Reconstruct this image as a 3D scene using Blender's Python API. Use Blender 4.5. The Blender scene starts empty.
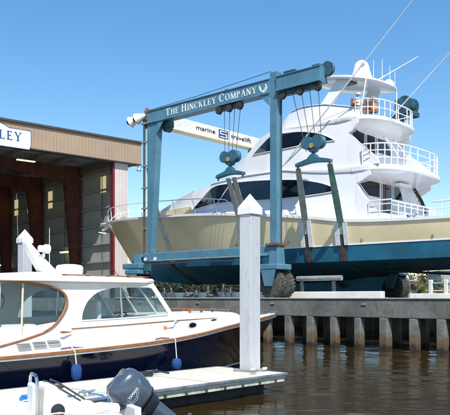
import bpy, bmesh, math, random
from mathutils import Vector, Matrix, noise
random.seed(7)
R = math.radians
S = bpy.context.scene

# ------------------------------------------------------------------ camera
cd = bpy.data.cameras.new('camera'); cam = bpy.data.objects.new('camera', cd)
S.collection.objects.link(cam); S.camera = cam
cam.location = (0, 0, 2.2); cam.rotation_euler = (R(90), 0, 0)
cd.sensor_width = 36; cd.lens = 56.0; cd.shift_y = 0.199
cd.clip_start = 0.1; cd.clip_end = 9000

# ------------------------------------------------------------------ light
SUN_EL, SUN_AZ = 52, 168            # azimuth clockwise from +Y (0 = away from camera)
W = bpy.data.worlds.new('World'); S.world = W; W.use_nodes = True
wn = W.node_tree; wn.nodes.clear()
sky = wn.nodes.new('ShaderNodeTexSky'); sky.sky_type = 'NISHITA'; sky.sun_disc = False
sky.sun_elevation = R(SUN_EL); sky.sun_rotation = R(SUN_AZ)
sky.altitude = 0; sky.air_density = 1.0; sky.dust_density = 0.35; sky.ozone_density = 0.9
bg = wn.nodes.new('ShaderNodeBackground'); bg.inputs['Strength'].default_value = 0.15 * 1.0
wo = wn.nodes.new('ShaderNodeOutputWorld')
gm = wn.nodes.new('ShaderNodeGamma'); gm.inputs['Gamma'].default_value = .84; wn.links.new(sky.outputs[0], gm.inputs[0])
hs = wn.nodes.new('ShaderNodeHueSaturation'); hs.inputs['Saturation'].default_value = 1.46; hs.inputs['Value'].default_value = 1.2
wn.links.new(gm.outputs[0], hs.inputs['Color']); wn.links.new(hs.outputs[0], bg.inputs[0]); wn.links.new(bg.outputs[0], wo.inputs[0])
sd = bpy.data.lights.new('sun', 'SUN'); sd.energy = 4.6; sd.angle = R(0.5); sd.color = (1, .955, .88)
so = bpy.data.objects.new('sun', sd); S.collection.objects.link(so)
az = R(SUN_AZ); el = R(SUN_EL)
tow = Vector((math.sin(az) * math.cos(el), math.cos(az) * math.cos(el), math.sin(el)))
so.rotation_euler = tow.to_track_quat('Z', 'Y').to_euler(); so.location = (0, 0, 60)
S.view_settings.view_transform = 'Standard'; S.view_settings.look = 'None'
S.view_settings.exposure = 0.4; S.view_settings.gamma = 1; S.view_settings.use_curve_mapping = False

# ------------------------------------------------------------------ materials
def mat(name, col, rough=.6, metal=0, var=.12, scale=3, bump=.0, bscale=30, col2=None, spec=.5, coat=0, streak=False, dirt=0):
    m = bpy.data.materials.new(name); m.use_nodes = True
    nt = m.node_tree; N = nt.nodes; L = nt.links
    b = N['Principled BSDF']; b.inputs['Roughness'].default_value = rough; b.inputs['Metallic'].default_value = metal
    b.inputs['Specular IOR Level'].default_value = spec; b.inputs['Coat Weight'].default_value = coat
    tc = N.new('ShaderNodeTexCoord'); mp = N.new('ShaderNodeMapping'); L.new(tc.outputs['Object'], mp.inputs[0])
    if streak: mp.inputs['Scale'].default_value = (1, 1, .12)
    nz = N.new('ShaderNodeTexNoise'); nz.inputs['Scale'].default_value = scale; nz.inputs['Detail'].default_value = 7
    nz.inputs['Roughness'].default_value = .62
    L.new(mp.outputs[0], nz.inputs[0])
    mx = N.new('ShaderNodeMix'); mx.data_type = 'RGBA'
    c2 = col2 or tuple(max(0, c * (1 - 2.2 * var)) for c in col)
    mx.inputs['A'].default_value = (*c2, 1); mx.inputs['B'].default_value = (*[min(1, c * (1 + var * .6)) for c in col], 1)
    rp = N.new('ShaderNodeValToRGB'); rp.color_ramp.elements[0].position = .3; rp.color_ramp.elements[1].position = .62
    L.new(nz.outputs[0], rp.inputs[0]); L.new(rp.outputs[0], mx.inputs['Factor']); last = mx.outputs['Result']
    if dirt:
        n2 = N.new('ShaderNodeTexNoise'); n2.inputs['Scale'].default_value = 9; n2.inputs['Detail'].default_value = 9
        m2 = N.new('ShaderNodeMapping'); m2.inputs['Scale'].default_value = (1, 1, .25)
        L.new(tc.outputs['Object'], m2.inputs[0]); L.new(m2.outputs[0], n2.inputs[0])
        r2 = N.new('ShaderNodeValToRGB'); r2.color_ramp.elements[0].position = .56; r2.color_ramp.elements[1].position = .72
        L.new(n2.outputs[0], r2.inputs[0]); ml = N.new('ShaderNodeMath'); ml.operation = 'MULTIPLY'; ml.inputs[1].default_value = dirt
        L.new(r2.outputs[0], ml.inputs[0])
        mx2 = N.new('ShaderNodeMix'); mx2.data_type = 'RGBA'; L.new(last, mx2.inputs['A']); mx2.inputs['B'].default_value = (.09, .06, .035, 1)
        L.new(ml.outputs[0], mx2.inputs['Factor']); last = mx2.outputs['Result']
    L.new(last, b.inputs['Base Color'])
    if bump:
        n3 = N.new('ShaderNodeTexNoise'); n3.inputs['Scale'].default_value = bscale; n3.inputs['Detail'].default_value = 6
        L.new(tc.outputs['Object'], n3.inputs[0]); bp = N.new('ShaderNodeBump'); bp.inputs['Strength'].default_value = bump
        bp.inputs['Distance'].default_value = .02; L.new(n3.outputs[0], bp.inputs['Height']); L.new(bp.outputs[0], b.inputs['Normal'])
    return m
M = {}
M['lift'] = mat('lift_blue_paint', (.085, .215, .30), .42, var=.10, scale=1.2, dirt=.35)
M['lift_dark'] = mat('dark_blue_machinery', (.03, .10, .14), .5, var=.3, dirt=.4)
M['lift_white'] = mat('white_beam_paint', (.74, .73, .68), .45, var=.06, scale=1, dirt=.25)
M['cream'] = mat('cream_hull_paint', (.86, .72, .45), .2, var=.05, scale=.5, coat=.5, dirt=.05)
M['bottom'] = mat('blue_bottom_paint', (.010, .125, .215), .6, var=.16, scale=.8, dirt=.12)
M['white'] = mat('white_gelcoat', (.74, .75, .775), .18, var=.025, scale=.7, coat=.3)
M['white2'] = mat('white_painted_metal', (.8, .8, .79), .35, var=.04, scale=6)
M['cover'] = mat('white_canvas_cover', (.74, .74, .74), .8, var=.06, scale=3, bump=.4, bscale=6)
M['glass'] = mat('black_window_glass', (.006, .008, .012), .06, var=.2, coat=.6)
M['glass2'] = mat('smoked_door_glass', (.016, .011, .008), .15, var=.2, spec=.15)
M['teak'] = mat('varnished_teak', (.30, .11, .035), .3, var=.2, scale=8, coat=.4)
M['mahog'] = mat('dark_mahogany', (.10, .022, .014), .35, var=.2, scale=8)
M['siding'] = None
M['steel_red'] = mat('red_oxide_steel', (.115, .030, .020), .6, var=.25, scale=1.5, dirt=.2)
M['trimred'] = mat('dark_red_trim', (.16, .018, .022), .5, var=.15)
M['girt'] = mat('grey_purlin_steel', (.30, .30, .28), .6, var=.15)
M['insul'] = mat('grey_insulated_lining', (.30, .32, .30), .85, var=.14, scale=.6)
M['roofdark'] = mat('dark_roof_edge', (.06, .055, .055), .6, var=.1)
M['concrete'] = mat('weathered_quay_concrete', (.20, .195, .175), .85, var=.22, scale=1.3, bump=.5, bscale=14, dirt=.75)
M['capdark'] = mat('dark_algae_concrete', (.15, .152, .14), .85, var=.28, scale=1.1, bump=.6, bscale=9, dirt=.8, col2=(.075, .078, .07))
M['paver'] = mat('pale_quay_paving', (.46, .43, .37), .9, var=.12, scale=.8, dirt=.2)
M['dock'] = mat('cream_dock_concrete', (.60, .575, .48), .8, var=.06, scale=1.2, bump=.25, bscale=40, dirt=.12)
M['dockedge'] = mat('blue_vinyl_dock_edge', (.17, .185, .24), .5, var=.25, scale=4)
M['dockside'] = mat('algae_stained_dock_float', (.54, .55, .47), .8, var=.2, scale=6, col2=(.30, .34, .22), dirt=.35)
M['pile'] = mat('white_pile_sleeve', (.53, .55, .57), .5, var=.07, scale=2, streak=True, dirt=.22)
M['pilecap'] = mat('white_pile_cap', (.80, .80, .80), .4, var=.03)
M['rubber'] = mat('black_rubber', (.035, .035, .037), .8, var=.25, scale=5)
M['tyre'] = mat('dusty_tyre_rubber', (.085, .080, .075), .9, var=.35, scale=6, bump=.6, bscale=25)
M['navy'] = mat('navy_hull_gloss', (.002, .004, .016), .10, var=.1, scale=1, coat=.2)
M['boatwhite'] = mat('cream_white_deck_gelcoat', (.80, .785, .74), .35, var=.03, scale=1.2, coat=.2)
M['bootblue'] = mat('boot_stripe_white', (.55, .58, .62), .4, var=.05)
M['canvas'] = mat('cream_canvas', (.62, .56, .42), .85, var=.08, scale=4, bump=.5, bscale=10)
M['fender'] = mat('blue_fender_cloth', (.010, .065, .235), .85, var=.2, scale=14, bump=.6, bscale=60)
M['rope'] = mat('white_rope', (.62, .60, .55), .8, var=.1, scale=20)
M['bluerope'] = mat('blue_rope', (.02, .20, .50), .8, var=.2, scale=20)
M['chrome'] = mat('stainless_steel', (.66, .66, .66), .22, metal=1, var=.05)
M['strap'] = mat('grey_webbing_sling', (.62, .62, .60), .85, var=.12, scale=3, bump=.5, bscale=40, streak=True, dirt=.12)
M['strapgreen'] = mat('green_webbing_sling', (.22, .40, .34), .85, var=.14, scale=3, bump=.5, bscale=40, dirt=.2)
M['strapgreen2'] = mat('grey_green_webbing', (.46, .50, .46), .85, var=.14, scale=3, bump=.5, bscale=40, dirt=.2)
M['strapbrown'] = mat('muddy_webbing_sling', (.06, .05, .042), .9, var=.3, scale=5, bump=.5, bscale=40)
M['chafe'] = mat('white_chafe_sleeve', (.68, .69, .70), .8, var=.08, scale=6)
M['cable'] = mat('dark_wire_rope', (.06, .065, .07), .5, var=.1)
M['yellow'] = mat('yellow_paint', (.48, .30, .05), .5, var=.1)
M['darkgrey'] = mat('dark_grey_metal', (.07, .075, .08), .5, var=.2)
M['grey'] = mat('galvanised_grey', (.36, .37, .38), .45, metal=.4, var=.15)
M['outboard'] = mat('slate_engine_paint', (.055, .075, .105), .22, var=.06, coat=.7)
M['outboard2'] = mat('dark_engine_rubber', (.018, .022, .03), .5, var=.1)
M['ribtube'] = mat('white_inflatable_fabric', (.78, .78, .77), .5, var=.05, scale=3)
M['skin'] = mat('skin', (.42, .22, .14), .6, var=.08, scale=8)
M['hair'] = mat('brown_hair', (.05, .03, .02), .7, var=.2)
M['shirtw'] = mat('white_shirt', (.72, .72, .70), .85, var=.05)
M['shirtb'] = mat('pale_blue_shirt', (.28, .42, .58), .85, var=.08)
M['shirto'] = mat('orange_shirt', (.50, .20, .10), .85, var=.08)
M['pants'] = mat('dark_navy_shorts', (.025, .03, .05), .85, var=.1)
M['text_blue'] = mat('navy_lettering', (.02, .07, .22), .5, var=.02)
M['text_black'] = mat('black_lettering', (.02, .02, .025), .5, var=.02)
M['text_white'] = mat('white_lettering', (.8, .82, .82), .5, var=.02)
M['sign'] = mat('pale_sign_face', (.76, .81, .80), .4, var=.02)
M['leaf'] = mat('palm_leaf', (.15, .16, .045), .7, var=.35, scale=4)
M['leafdry'] = mat('dry_palm_leaf', (.26, .19, .08), .8, var=.3, scale=4)
M['bark'] = mat('palm_bark', (.16, .12, .08), .9, var=.3, scale=6)
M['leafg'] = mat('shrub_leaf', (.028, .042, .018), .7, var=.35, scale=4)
M['leafg2'] = mat('tree_line_leaf', (.07, .085, .035), .8, var=.35, scale=.3)
M['bluerail'] = mat('light_blue_rail_paint', (.10, .42, .68), .45, var=.08)
M['greywall'] = mat('grey_block_wall', (.30, .31, .31), .85, var=.1)
M['orange'] = mat('orange_plastic', (.75, .16, .03), .5, var=.05)
M['seat'] = mat('pale_seat_vinyl', (.70, .72, .73), .5, var=.04)
M['hook'] = mat('blue_block_paint', (.035, .13, .19), .45, var=.15, dirt=.3)
M['rust'] = mat('rusty_steel', (.20, .075, .035), .8, var=.3, scale=6)
M['timber'] = mat('weathered_pile_timber', (.19, .17, .14), .9, var=.25, scale=4, streak=True, bump=.6, bscale=10)

def siding_mat(name, col, step=.3):
    m = mat(name, col, .55, var=.05, scale=.6, dirt=.08); nt = m.node_tree; N = nt.nodes; L = nt.links
    tc = N.new('ShaderNodeTexCoord'); w = N.new('ShaderNodeTexWave'); w.wave_type = 'BANDS'; w.bands_direction = 'X'
    w.wave_profile = 'SIN'; w.inputs['Scale'].default_value = 6.2832 / (20 * step) ; w.inputs['Distortion'].default_value = 0
    L.new(tc.outputs['Object'], w.inputs[0]); rp = N.new('ShaderNodeValToRGB'); rp.color_ramp.elements[0].position = .75; rp.color_ramp.elements[1].position = .95
    L.new(w.outputs[0], rp.inputs[0]); bp = N.new('ShaderNodeBump'); bp.inputs['Strength'].default_value = .6; bp.inputs['Distance'].default_value = .03
    L.new(rp.outputs[0], bp.inputs['Height']); L.new(bp.outputs[0], N['Principled BSDF'].inputs['Normal']); return m
M['siding'] = siding_mat('tan_ribbed_siding', (.365, .265, .18))
M['siding2'] = siding_mat('pale_ribbed_panel', (.60, .53, .49))
M['lining'] = siding_mat('grey_ribbed_lining', (.33, .35, .335), .5)

def clear_glass():
    m = bpy.data.materials.new('tinted_clear_glass'); m.use_nodes = True; nt = m.node_tree; N = nt.nodes; L = nt.links
    N.remove(N['Principled BSDF']); g = N.new('ShaderNodeBsdfGlossy'); g.inputs['Roughness'].default_value = .03
    t = N.new('ShaderNodeBsdfTransparent'); t.inputs[0].default_value = (.92, .97, .95, 1); mx = N.new('ShaderNodeMixShader')
    lw = N.new('ShaderNodeLayerWeight'); lw.inputs[0].default_value = .5; pw = N.new('ShaderNodeMath'); pw.operation = 'POWER'; pw.inputs[1].default_value = 4
    f = N.new('ShaderNodeMath'); f.operation = 'MULTIPLY_ADD'; f.inputs[1].default_value = .6; f.inputs[2].default_value = .05; L.new(lw.outputs['Facing'], pw.inputs[0]); L.new(pw.outputs[0], f.inputs[0]); L.new(f.outputs[0], mx.inputs[0]); L.new(t.outputs[0], mx.inputs[1])
    L.new(g.outputs[0], mx.inputs[2]); L.new(mx.outputs[0], N['Material Output'].inputs[0]); return m
M['clear'] = clear_glass()
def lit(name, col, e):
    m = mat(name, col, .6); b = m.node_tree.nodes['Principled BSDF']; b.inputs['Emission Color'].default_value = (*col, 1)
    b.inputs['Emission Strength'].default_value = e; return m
M['litpanel'] = lit('panel_painted_daylight_glow', (.85, .72, .36), .42)  # emission stands in for sunlight coming through the shed wall panels
M['lamp'] = lit('lit_lamp', (1, .86, .5), 1.1)

def water_mat():
    m = bpy.data.materials.new('brown_harbour_water'); m.use_nodes = True; nt = m.node_tree; N = nt.nodes; L = nt.links
    b = N['Principled BSDF']; b.inputs['Roughness'].default_value = .06; b.inputs['IOR'].default_value = 1.33
    tc = N.new('ShaderNodeTexCoord')
    nb = N.new('ShaderNodeTexNoise'); nb.inputs['Scale'].default_value = .35; nb.inputs['Detail'].default_value = 4; L.new(tc.outputs['Object'], nb.inputs[0])
    mx = N.new('ShaderNodeMix'); mx.data_type = 'RGBA'; mx.inputs['A'].default_value = (.022, .013, .0035, 1); mx.inputs['B'].default_value = (.040, .025, .007, 1)
    L.new(nb.outputs[0], mx.inputs['Factor']); L.new(mx.outputs['Result'], b.inputs['Base Color'])
    mp = N.new('ShaderNodeMapping'); mp.inputs['Scale'].default_value = (1, 1.7, 1); L.new(tc.outputs['Object'], mp.inputs[0])
    n1 = N.new('ShaderNodeTexNoise'); n1.inputs['Scale'].default_value = 1.7; n1.inputs['Detail'].default_value = 5; n1.inputs['Roughness'].default_value = .55; n1.inputs['Distortion'].default_value = .6
    n2 = N.new('ShaderNodeTexNoise'); n2.inputs['Scale'].default_value = 9; n2.inputs['Detail'].default_value = 4
    L.new(mp.outputs[0], n1.inputs[0]); L.new(mp.outputs[0], n2.inputs[0])
    b1 = N.new('ShaderNodeBump'); b1.inputs['Strength'].default_value = 1; b1.inputs['Distance'].default_value = .008
    b2 = N.new('ShaderNodeBump'); b2.inputs['Strength'].default_value = .7; b2.inputs['Distance'].default_value = .0035
    L.new(n1.outputs[0], b1.inputs['Height']); L.new(n2.outputs[0], b2.inputs['Height']); L.new(b1.outputs[0], b2.inputs['Normal']); L.new(b2.outputs[0], b.inputs['Normal'])
    return m
M['water'] = water_mat()
def pile_mat():   # concrete pile with a tide stain band
    m = mat('tide_stained_concrete_pile', (.155, .16, .145), .85, var=.2, scale=3, bump=.5, bscale=12, dirt=.5); nt = m.node_tree; N = nt.nodes; L = nt.links
    b = N['Principled BSDF']; old = b.inputs['Base Color'].links[0].from_socket
    tc = N.new('ShaderNodeTexCoord'); sp = N.new('ShaderNodeSeparateXYZ'); L.new(tc.outputs['Object'], sp.inputs[0])
    oi = N.new('ShaderNodeObjectInfo'); va = N.new('ShaderNodeVectorMath'); va.operation = 'ADD'; sc_ = N.new('ShaderNodeVectorMath'); sc_.operation = 'SCALE'; sc_.inputs[0].default_value = (9, 5, 3); L.new(oi.outputs['Random'], sc_.inputs['Scale'])
    L.new(tc.outputs['Object'], va.inputs[0]); L.new(sc_.outputs[0], va.inputs[1])
    for nd in list(N):
        if nd.type == 'MAPPING': L.new(va.outputs[0], nd.inputs[0])
    nz = N.new('ShaderNodeTexNoise'); nz.inputs['Scale'].default_value = 3.5; nz.inputs['Detail'].default_value = 7; L.new(va.outputs[0], nz.inputs[0]); ad = N.new('ShaderNodeMath'); ad.operation = 'MULTIPLY_ADD'; ad.inputs[1].default_value = .75
    L.new(nz.outputs[0], ad.inputs[0]); L.new(sp.outputs[2], ad.inputs[2])
    rp = N.new('ShaderNodeValToRGB'); e = rp.color_ramp.elements; e[0].position = .42; e[0].color = (.022, .018, .013, 1); e[1].position = .54; e[1].color = (.10, .070, .040, 1)
    x = e.new(.86); x.color = (.13, .095, .06, 1); y = e.new(.98); y.color = (.16, .16, .145, 1)
    mr = N.new('ShaderNodeMapRange'); mr.inputs['From Max'].default_value = 1.15; L.new(ad.outputs[0], mr.inputs['Value']); L.new(mr.outputs[0], rp.inputs[0])
    fr = N.new('ShaderNodeMapRange'); fr.inputs['From Min'].default_value = .9; fr.inputs['From Max'].default_value = 1.2; L.new(ad.outputs[0], fr.inputs['Value'])
    mx = N.new('ShaderNodeMix'); mx.data_type = 'RGBA'; L.new(fr.outputs[0], mx.inputs['Factor']); L.new(rp.outputs[0], mx.inputs['A']); L.new(old, mx.inputs['B'])
    L.new(mx.outputs['Result'], b.inputs['Base Color']); return m
M['cpile'] = pile_mat()

# ------------------------------------------------------------------ mesh helpers
class MB:
    def __init__(s): s.v = []; s.f = []
    def add(s, vs, fs):
        n = len(s.v); s.v += [tuple(v) for v in vs]; s.f += [tuple(i + n for i in f) for f in fs]; return s
    def box(s, x0, x1, y0, y1, z0, z1):
        return s.hexa([(x0, y0, z0), (x1, y0, z0), (x1, y1, z0), (x0, y1, z0)], [(x0, y0, z1), (x1, y0, z1), (x1, y1, z1), (x0, y1, z1)])
    def hexa(s, lo, hi):
        n = len(lo); return s.add(list(lo) + list(hi), [tuple(range(n))[::-1], tuple(range(n, 2 * n))] + [(i, (i + 1) % n, n + (i + 1) % n, n + i) for i in range(n)])
    def slab(s, poly, d):
        d = Vector(d); return s.hexa(poly, [tuple(Vector(p) + d) for p in poly])
    def loft(s, rings, closed=True, caps=True):
        n = len(rings[0]); vs = [p for r in rings for p in r]; fs = []
        for i in range(len(rings) - 1):
            for j in range(n if closed else n - 1):
                a = i * n + j; b = i * n + (j + 1) % n; fs.append((a, b, b + n, a + n))
        if caps and closed: fs.append(tuple(range(n))[::-1]); fs.append(tuple(range((len(rings) - 1) * n, len(rings) * n)))
        return s.add(vs, fs)
    def tube(s, pts, r, n=8, r2=None, closed=False):
        pts = [Vector(p) for p in pts]; rings = []; m = len(pts); up = None
        for i, p in enumerate(pts):
            if closed: d = pts[(i + 1) % m] - pts[i - 1]
            else: d = (pts[min(i + 1, m - 1)] - pts[max(i - 1, 0)])
            d.normalize()
            if up is None: up = d.orthogonal().normalized()
            else:
                up = (up - d * up.dot(d)); up = up.normalized() if up.length > 1e-6 else d.orthogonal().normalized()
            b = d.cross(up); rr = r if r2 is None else r + (r2 - r) * i / (m - 1)
            if isinstance(r, (list, tuple)): rr = r[i]
            rings.append([tuple(p + (up * math.cos(a) + b * math.sin(a)) * rr) for a in [2 * math.pi * k / n for k in range(n)]])
        if closed: rings.append(rings[0]); return s.loft(rings, True, False)
        return s.loft(rings)
    def lathe(s, c, prof, n=20, axis='z'):
        c = Vector(c); rings = []
        for r, h in prof:
            ring = []
            for k in range(n):
                a = 2 * math.pi * k / n; x, y = r * math.cos(a), r * math.sin(a)
                p = {'z': (x, y, h), 'y': (x, h, y), 'x': (h, x, y)}[axis]; ring.append(tuple(c + Vector(p)))
            rings.append(ring)
        return s.loft(rings)
    def ball(s, c, r, n=14, sq=(1, 1, 1)):
        c = Vector(c); rings = []
        for i in range(1, n):
            a = math.pi * i / n
            rings.append([tuple(c + Vector((r * sq[0] * math.sin(a) * math.cos(b), r * sq[1] * math.sin(a) * math.sin(b), -r * sq[2] * math.cos(a)))) for b in [2 * math.pi * k / (n + 2) for k in range(n + 2)]])
        return s.loft(rings)
    def strip(s, a, b):
        n = len(a); return s.add(list(a) + list(b), [(i, i + 1, n + i + 1, n + i) for i in range(n - 1)])

def frame(ox, oy, ang):
    return Matrix.Translation((ox, oy, 0)) @ Matrix.Rotation(ang, 4, 'Z')
LIFT = frame(-.54, 45.65, math.atan2(-.6729, .7397))     # x: towards the stern, y: away, z: up from the water
BOAT = frame(-5.78, 14.88, math.atan2(.7397, .6729))     # x: towards the bow of the motor boat, y: left of it
SHED = frame(-7.13, 58.0, math.atan2(.65, .76))          # x: along the shed front, y: into the shed
WORLD = Matrix.Identity(4)
ORG = {}
def tag(o, label=None, cat=None, group=None, kind=None):
    if label: o['label'] = label
    if cat: o['category'] = cat
    if group: o['group'] = group
    if kind: o['kind'] = kind
    return o
def thing(name, label, cat, fr, org, group=None):
    o = bpy.data.objects.new(name, None); S.collection.objects.link(o); o.empty_display_size = .3
    o.matrix_world = fr @ Matrix.Translation(org); ORG[o.name] = Vector(org); return tag(o, label, cat, group)
def mesh(name, mb, m, org, smooth=False, bevel=0, bseg=2, recalc=True, weld=False):
    me = bpy.data.meshes.new(name); org = Vector(org)
    me.from_pydata([tuple(Vector(v) - org) for v in mb.v], [], mb.f); me.validate()
    bm = bmesh.new(); bm.from_mesh(me)
    if weld: bmesh.ops.remove_doubles(bm, verts=bm.verts, dist=1e-4)
    if recalc: bmesh.ops.recalc_face_normals(bm, faces=bm.faces)
    if smooth:
        for f in bm.faces: f.smooth = True
    bm.to_mesh(me); bm.free(); me.materials.append(m)
    o = bpy.data.objects.new(name, me); S.collection.objects.link(o)
    if bevel:
        b = o.modifiers.new('bevel', 'BEVEL'); b.width = bevel; b.segments = bseg; b.limit_method = 'ANGLE'; b.angle_limit = R(35)
    if smooth:
        e = o.modifiers.new('split', 'EDGE_SPLIT'); e.split_angle = R(38)
    return o
def part(name, mb, m, parent, **k):
    root = parent.parent if parent.name not in ORG else parent
    o = mesh(name, mb, m, ORG[root.name], **k); o.parent = parent; return o
def single(name, mb, m, label, cat, fr, org, group=None, kind=None, **k):
    o = mesh(name, mb, m, org, **k); o.matrix_world = fr @ Matrix.Translation(org); return tag(o, label, cat, group, kind)
def copy_tree(o, loc=None, mw=None, label=None):
    c = o.copy(); S.collection.objects.link(c)
    for ch in o.children:
        d = ch.copy(); S.collection.objects.link(d); d.parent = c
        for g in ch.children:
            e = g.copy(); S.collection.objects.link(e); e.parent = d
    if mw is not None: c.matrix_world = mw
    if label: c['label'] = label
    return c
def itp(tab, x):
    if x <= tab[0][0]: return tab[0][1]
    for i in range(len(tab) - 1):
        if x <= tab[i + 1][0]:
            x0, y0 = tab[i]; x1, y1 = tab[i + 1]
            def sl(j):
                if j <= 0: return (tab[1][1] - tab[0][1]) / (tab[1][0] - tab[0][0])
                if j >= len(tab) - 1: return (tab[-1][1] - tab[-2][1]) / (tab[-1][0] - tab[-2][0])
                return (tab[j + 1][1] - tab[j - 1][1]) / (tab[j + 1][0] - tab[j - 1][0])
            h = x1 - x0; t = (x - x0) / h; m0 = sl(i) * h; m1 = sl(i + 1) * h
            return (2*t**3-3*t**2+1)*y0 + (t**3-2*t**2+t)*m0 + (-2*t**3+3*t**2)*y1 + (t**3-t**2)*m1
    return tab[-1][1]
def lin(tab, x):
    if x <= tab[0][0]: return tab[0][1]
    for (a, b), (c, d) in zip(tab, tab[1:]):
        if x <= c: return b + (d - b) * (x - a) / (c - a)
    return tab[-1][1]
def rng(a, b, n): return [a + (b - a) * i / (n - 1) for i in range(n)]

# lettering: serif capitals made of strokes, unit height 1, returns advance
def G(ch):
    T, t, sf = .17, .075, .26     # thick stem, thin stroke, serif length
    P = []
    def r(x0, x1, y0, y1): P.append([(x0, y0), (x1, y0), (x1, y1), (x0, y1)])
    def d(x0, y0, x1, y1, w): P.append([(x0 - w / 2, y0), (x0 + w / 2, y0), (x1 + w / 2, y1), (x1 - w / 2, y1)])
    def stem(x, w=T): r(x - w / 2, x + w / 2, .004, .996); r(x - sf / 1.6, x + sf / 1.6, 0, .05); r(x - sf / 1.6, x + sf / 1.6, .95, 1)
    def arc(cx, cy, rx, ry, a0, a1, w0=t, w1=T, n=14):
        for i in range(n):
            q = [R(a0 + (a1 - a0) * k / n) for k in (i, i + 1)]; o = []; inn = []
            for a in q:
                w = w0 + (w1 - w0) * abs(math.cos(a)); o.append((cx + rx * math.cos(a), cy + ry * math.sin(a))); inn.append((cx + (rx - w) * math.cos(a), cy + (ry - w * .8) * math.sin(a)))
            P.append([o[0], o[1], inn[1], inn[0]])
    if ch == 'T': stem(.42); r(.04, .80, .93, 1.002); r(.04, .09, .78, .94); r(.75, .80, .78, .94); w = .86
    elif ch == 'H': stem(.18); stem(.72); r(.2, .7, .47, .54); w = .92
    elif ch == 'E': stem(.18); r(.2, .62, .93, 1.002); r(.2, .66, -.002, .07); r(.2, .5, .47, .54); r(.58, .63, .8, .94); r(.62, .67, .06, .22); r(.47, .52, .4, .62); w = .76
    elif ch == 'I': stem(.18); w = .38
    elif ch == 'N': stem(.14, t); stem(.76, t); d(.72, .002, .18, .998, T * 1.1); w = .92
    elif ch == 'C': arc(.44, .5, .42, .52, 45, 315); r(.70, .75, .66, .92); w = .86
    elif ch == 'K': stem(.18); d(.28, .45, .68, .99, t); d(.72, .002, .36, .6, T); r(.56, .82, .95, 1); r(.58, .88, 0, .05); w = .9
    elif ch == 'L': stem(.18); r(.2, .66, -.002, .07); r(.62, .67, .06, .24); w = .74
    elif ch == 'Y': r(.35, .35 + T, .004, .5); d(.43, .45, .12, .98, T); d(.45, .45, .76, .98, t); r(.24, .64, 0, .05); r(-.02, .28, .95, 1); r(.6, .9, .95, 1); w = .88
    elif ch == 'O': arc(.46, .5, .44, .52, 0, 360, n=24); w = .94
    elif ch == 'M': stem(.14, t); stem(.92, T); d(.53, .05, .18, .998, T); d(.53, .05, .88, .998, t); w = 1.08
    elif ch == 'P': stem(.18); arc(.32, .72, .34, .28, -90, 90, t, T); r(.2, .34, .44, .5); r(.2, .34, .94, 1.002); w = .74
    elif ch == 'A': d(.12, .002, .42, .998, t); d(.76, .002, .44, .998, T); r(.22, .66, .32, .38); r(0, .26, 0, .05); r(.6, .92, 0, .05); w = .9
    else: w = .4
    return P, w
def lettering(mb, text, org, dx, up, h, small=.8, track=.12, depth=.02, width=None):
    org, dx, up = Vector(org), Vector(dx).normalized(), Vector(up).normalized(); nn = dx.cross(up)
    lay = []; x = 0
    for i, ch in enumerate(text):
        k = 1 if (small == 1 or i == 0 or text[i - 1] == ' ') else small
        P, w = G(ch); lay.append((P, x, k)); x += (w + track) * k
    sx = (width / (x * h)) if width else 1
    for P, x0, k in lay:
        for p in P: mb.slab([tuple(org + dx * ((x0 + a * k) * h * sx) + up * (b * k * h)) for a, b in p], nn * depth)
    return x * h * sx
def fonttext(text, size):
    cu = bpy.data.curves.new('t', 'FONT'); cu.body = text; cu.size = size; cu.extrude = .008; cu.resolution_u = 4
    o = bpy.data.objects.new('t', cu); S.collection.objects.link(o); dg = bpy.context.evaluated_depsgraph_get(); dg.update()
    me = bpy.data.meshes.new_from_object(o.evaluated_get(dg)); bpy.data.objects.remove(o); return me
def text_to(mb, text, size, org, dx, up, width=None):
    me = fonttext(text, size); org, dx, up = Vector(org), Vector(dx).normalized(), Vector(up).normalized(); nn = dx.cross(up)
    w = max(v.co.x for v in me.vertices); k = (width / w) if width else 1
    mb.add([tuple(org + dx * v.co.x * k + up * v.co.y + nn * (v.co.z + .008)) for v in me.vertices], [tuple(p.vertices) for p in me.polygons])

# ================================================================== SETTING
import numpy as np
def axis(lo, a, b, hi, st, grow=1.22):
    mid = list(np.arange(a, b + st, st)); L_ = []; x, d = a, st
    while x > lo: d *= grow; x -= d; L_.append(x)
    H_ = []; x, d = mid[-1], st
    while x < hi: d *= grow; x += d; H_.append(x)
    return np.array(L_[::-1] + mid + H_)
gx = axis(-900, -15, 17, 900, .11); gy = axis(-60, 7, 50, 1500, .095)
GX, GY = np.meshgrid(gx, gy); GZ = np.zeros_like(GX)
dx_ = np.gradient(gx)[None, :] + 0 * GX; dy_ = np.gradient(gy)[:, None] + 0 * GX; cell = np.maximum(dx_, dy_)
rs = np.random.RandomState(4); amp_mod = .65 + .35 * np.sin(GX * .23 + 1.3 * np.sin(GY * .17)) * np.sin(GY * .31 + GX * .11)
for k in range(46):
    wl = .38 * (9.0 ** (k / 45)) ; th = rs.normal(1.25, .62); kk = 2 * math.pi / wl; st_ = .020 if wl < .8 else (.0125 if wl < 1.5 else .008)
    fade = np.clip((wl / cell - 2.5) / 2.5, 0, 1)
    GZ += fade * (st_ / kk) * np.sin(kk * (GX * math.cos(th) + GY * math.sin(th)) + rs.uniform(0, 6.28) + 1.1 * np.sin(GX * .5 + k) )
GZ *= amp_mod
me = bpy.data.meshes.new('water'); ny, nx = GX.shape; me.vertices.add(nx * ny)
me.vertices.foreach_set('co', np.stack([GX, GY, GZ], -1).astype('f').ravel())
ii = (np.arange(ny - 1)[:, None] * nx + np.arange(nx - 1)[None, :]).ravel(); q4 = np.stack([ii, ii + 1, ii + nx + 1, ii + nx], -1).astype('i')
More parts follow.
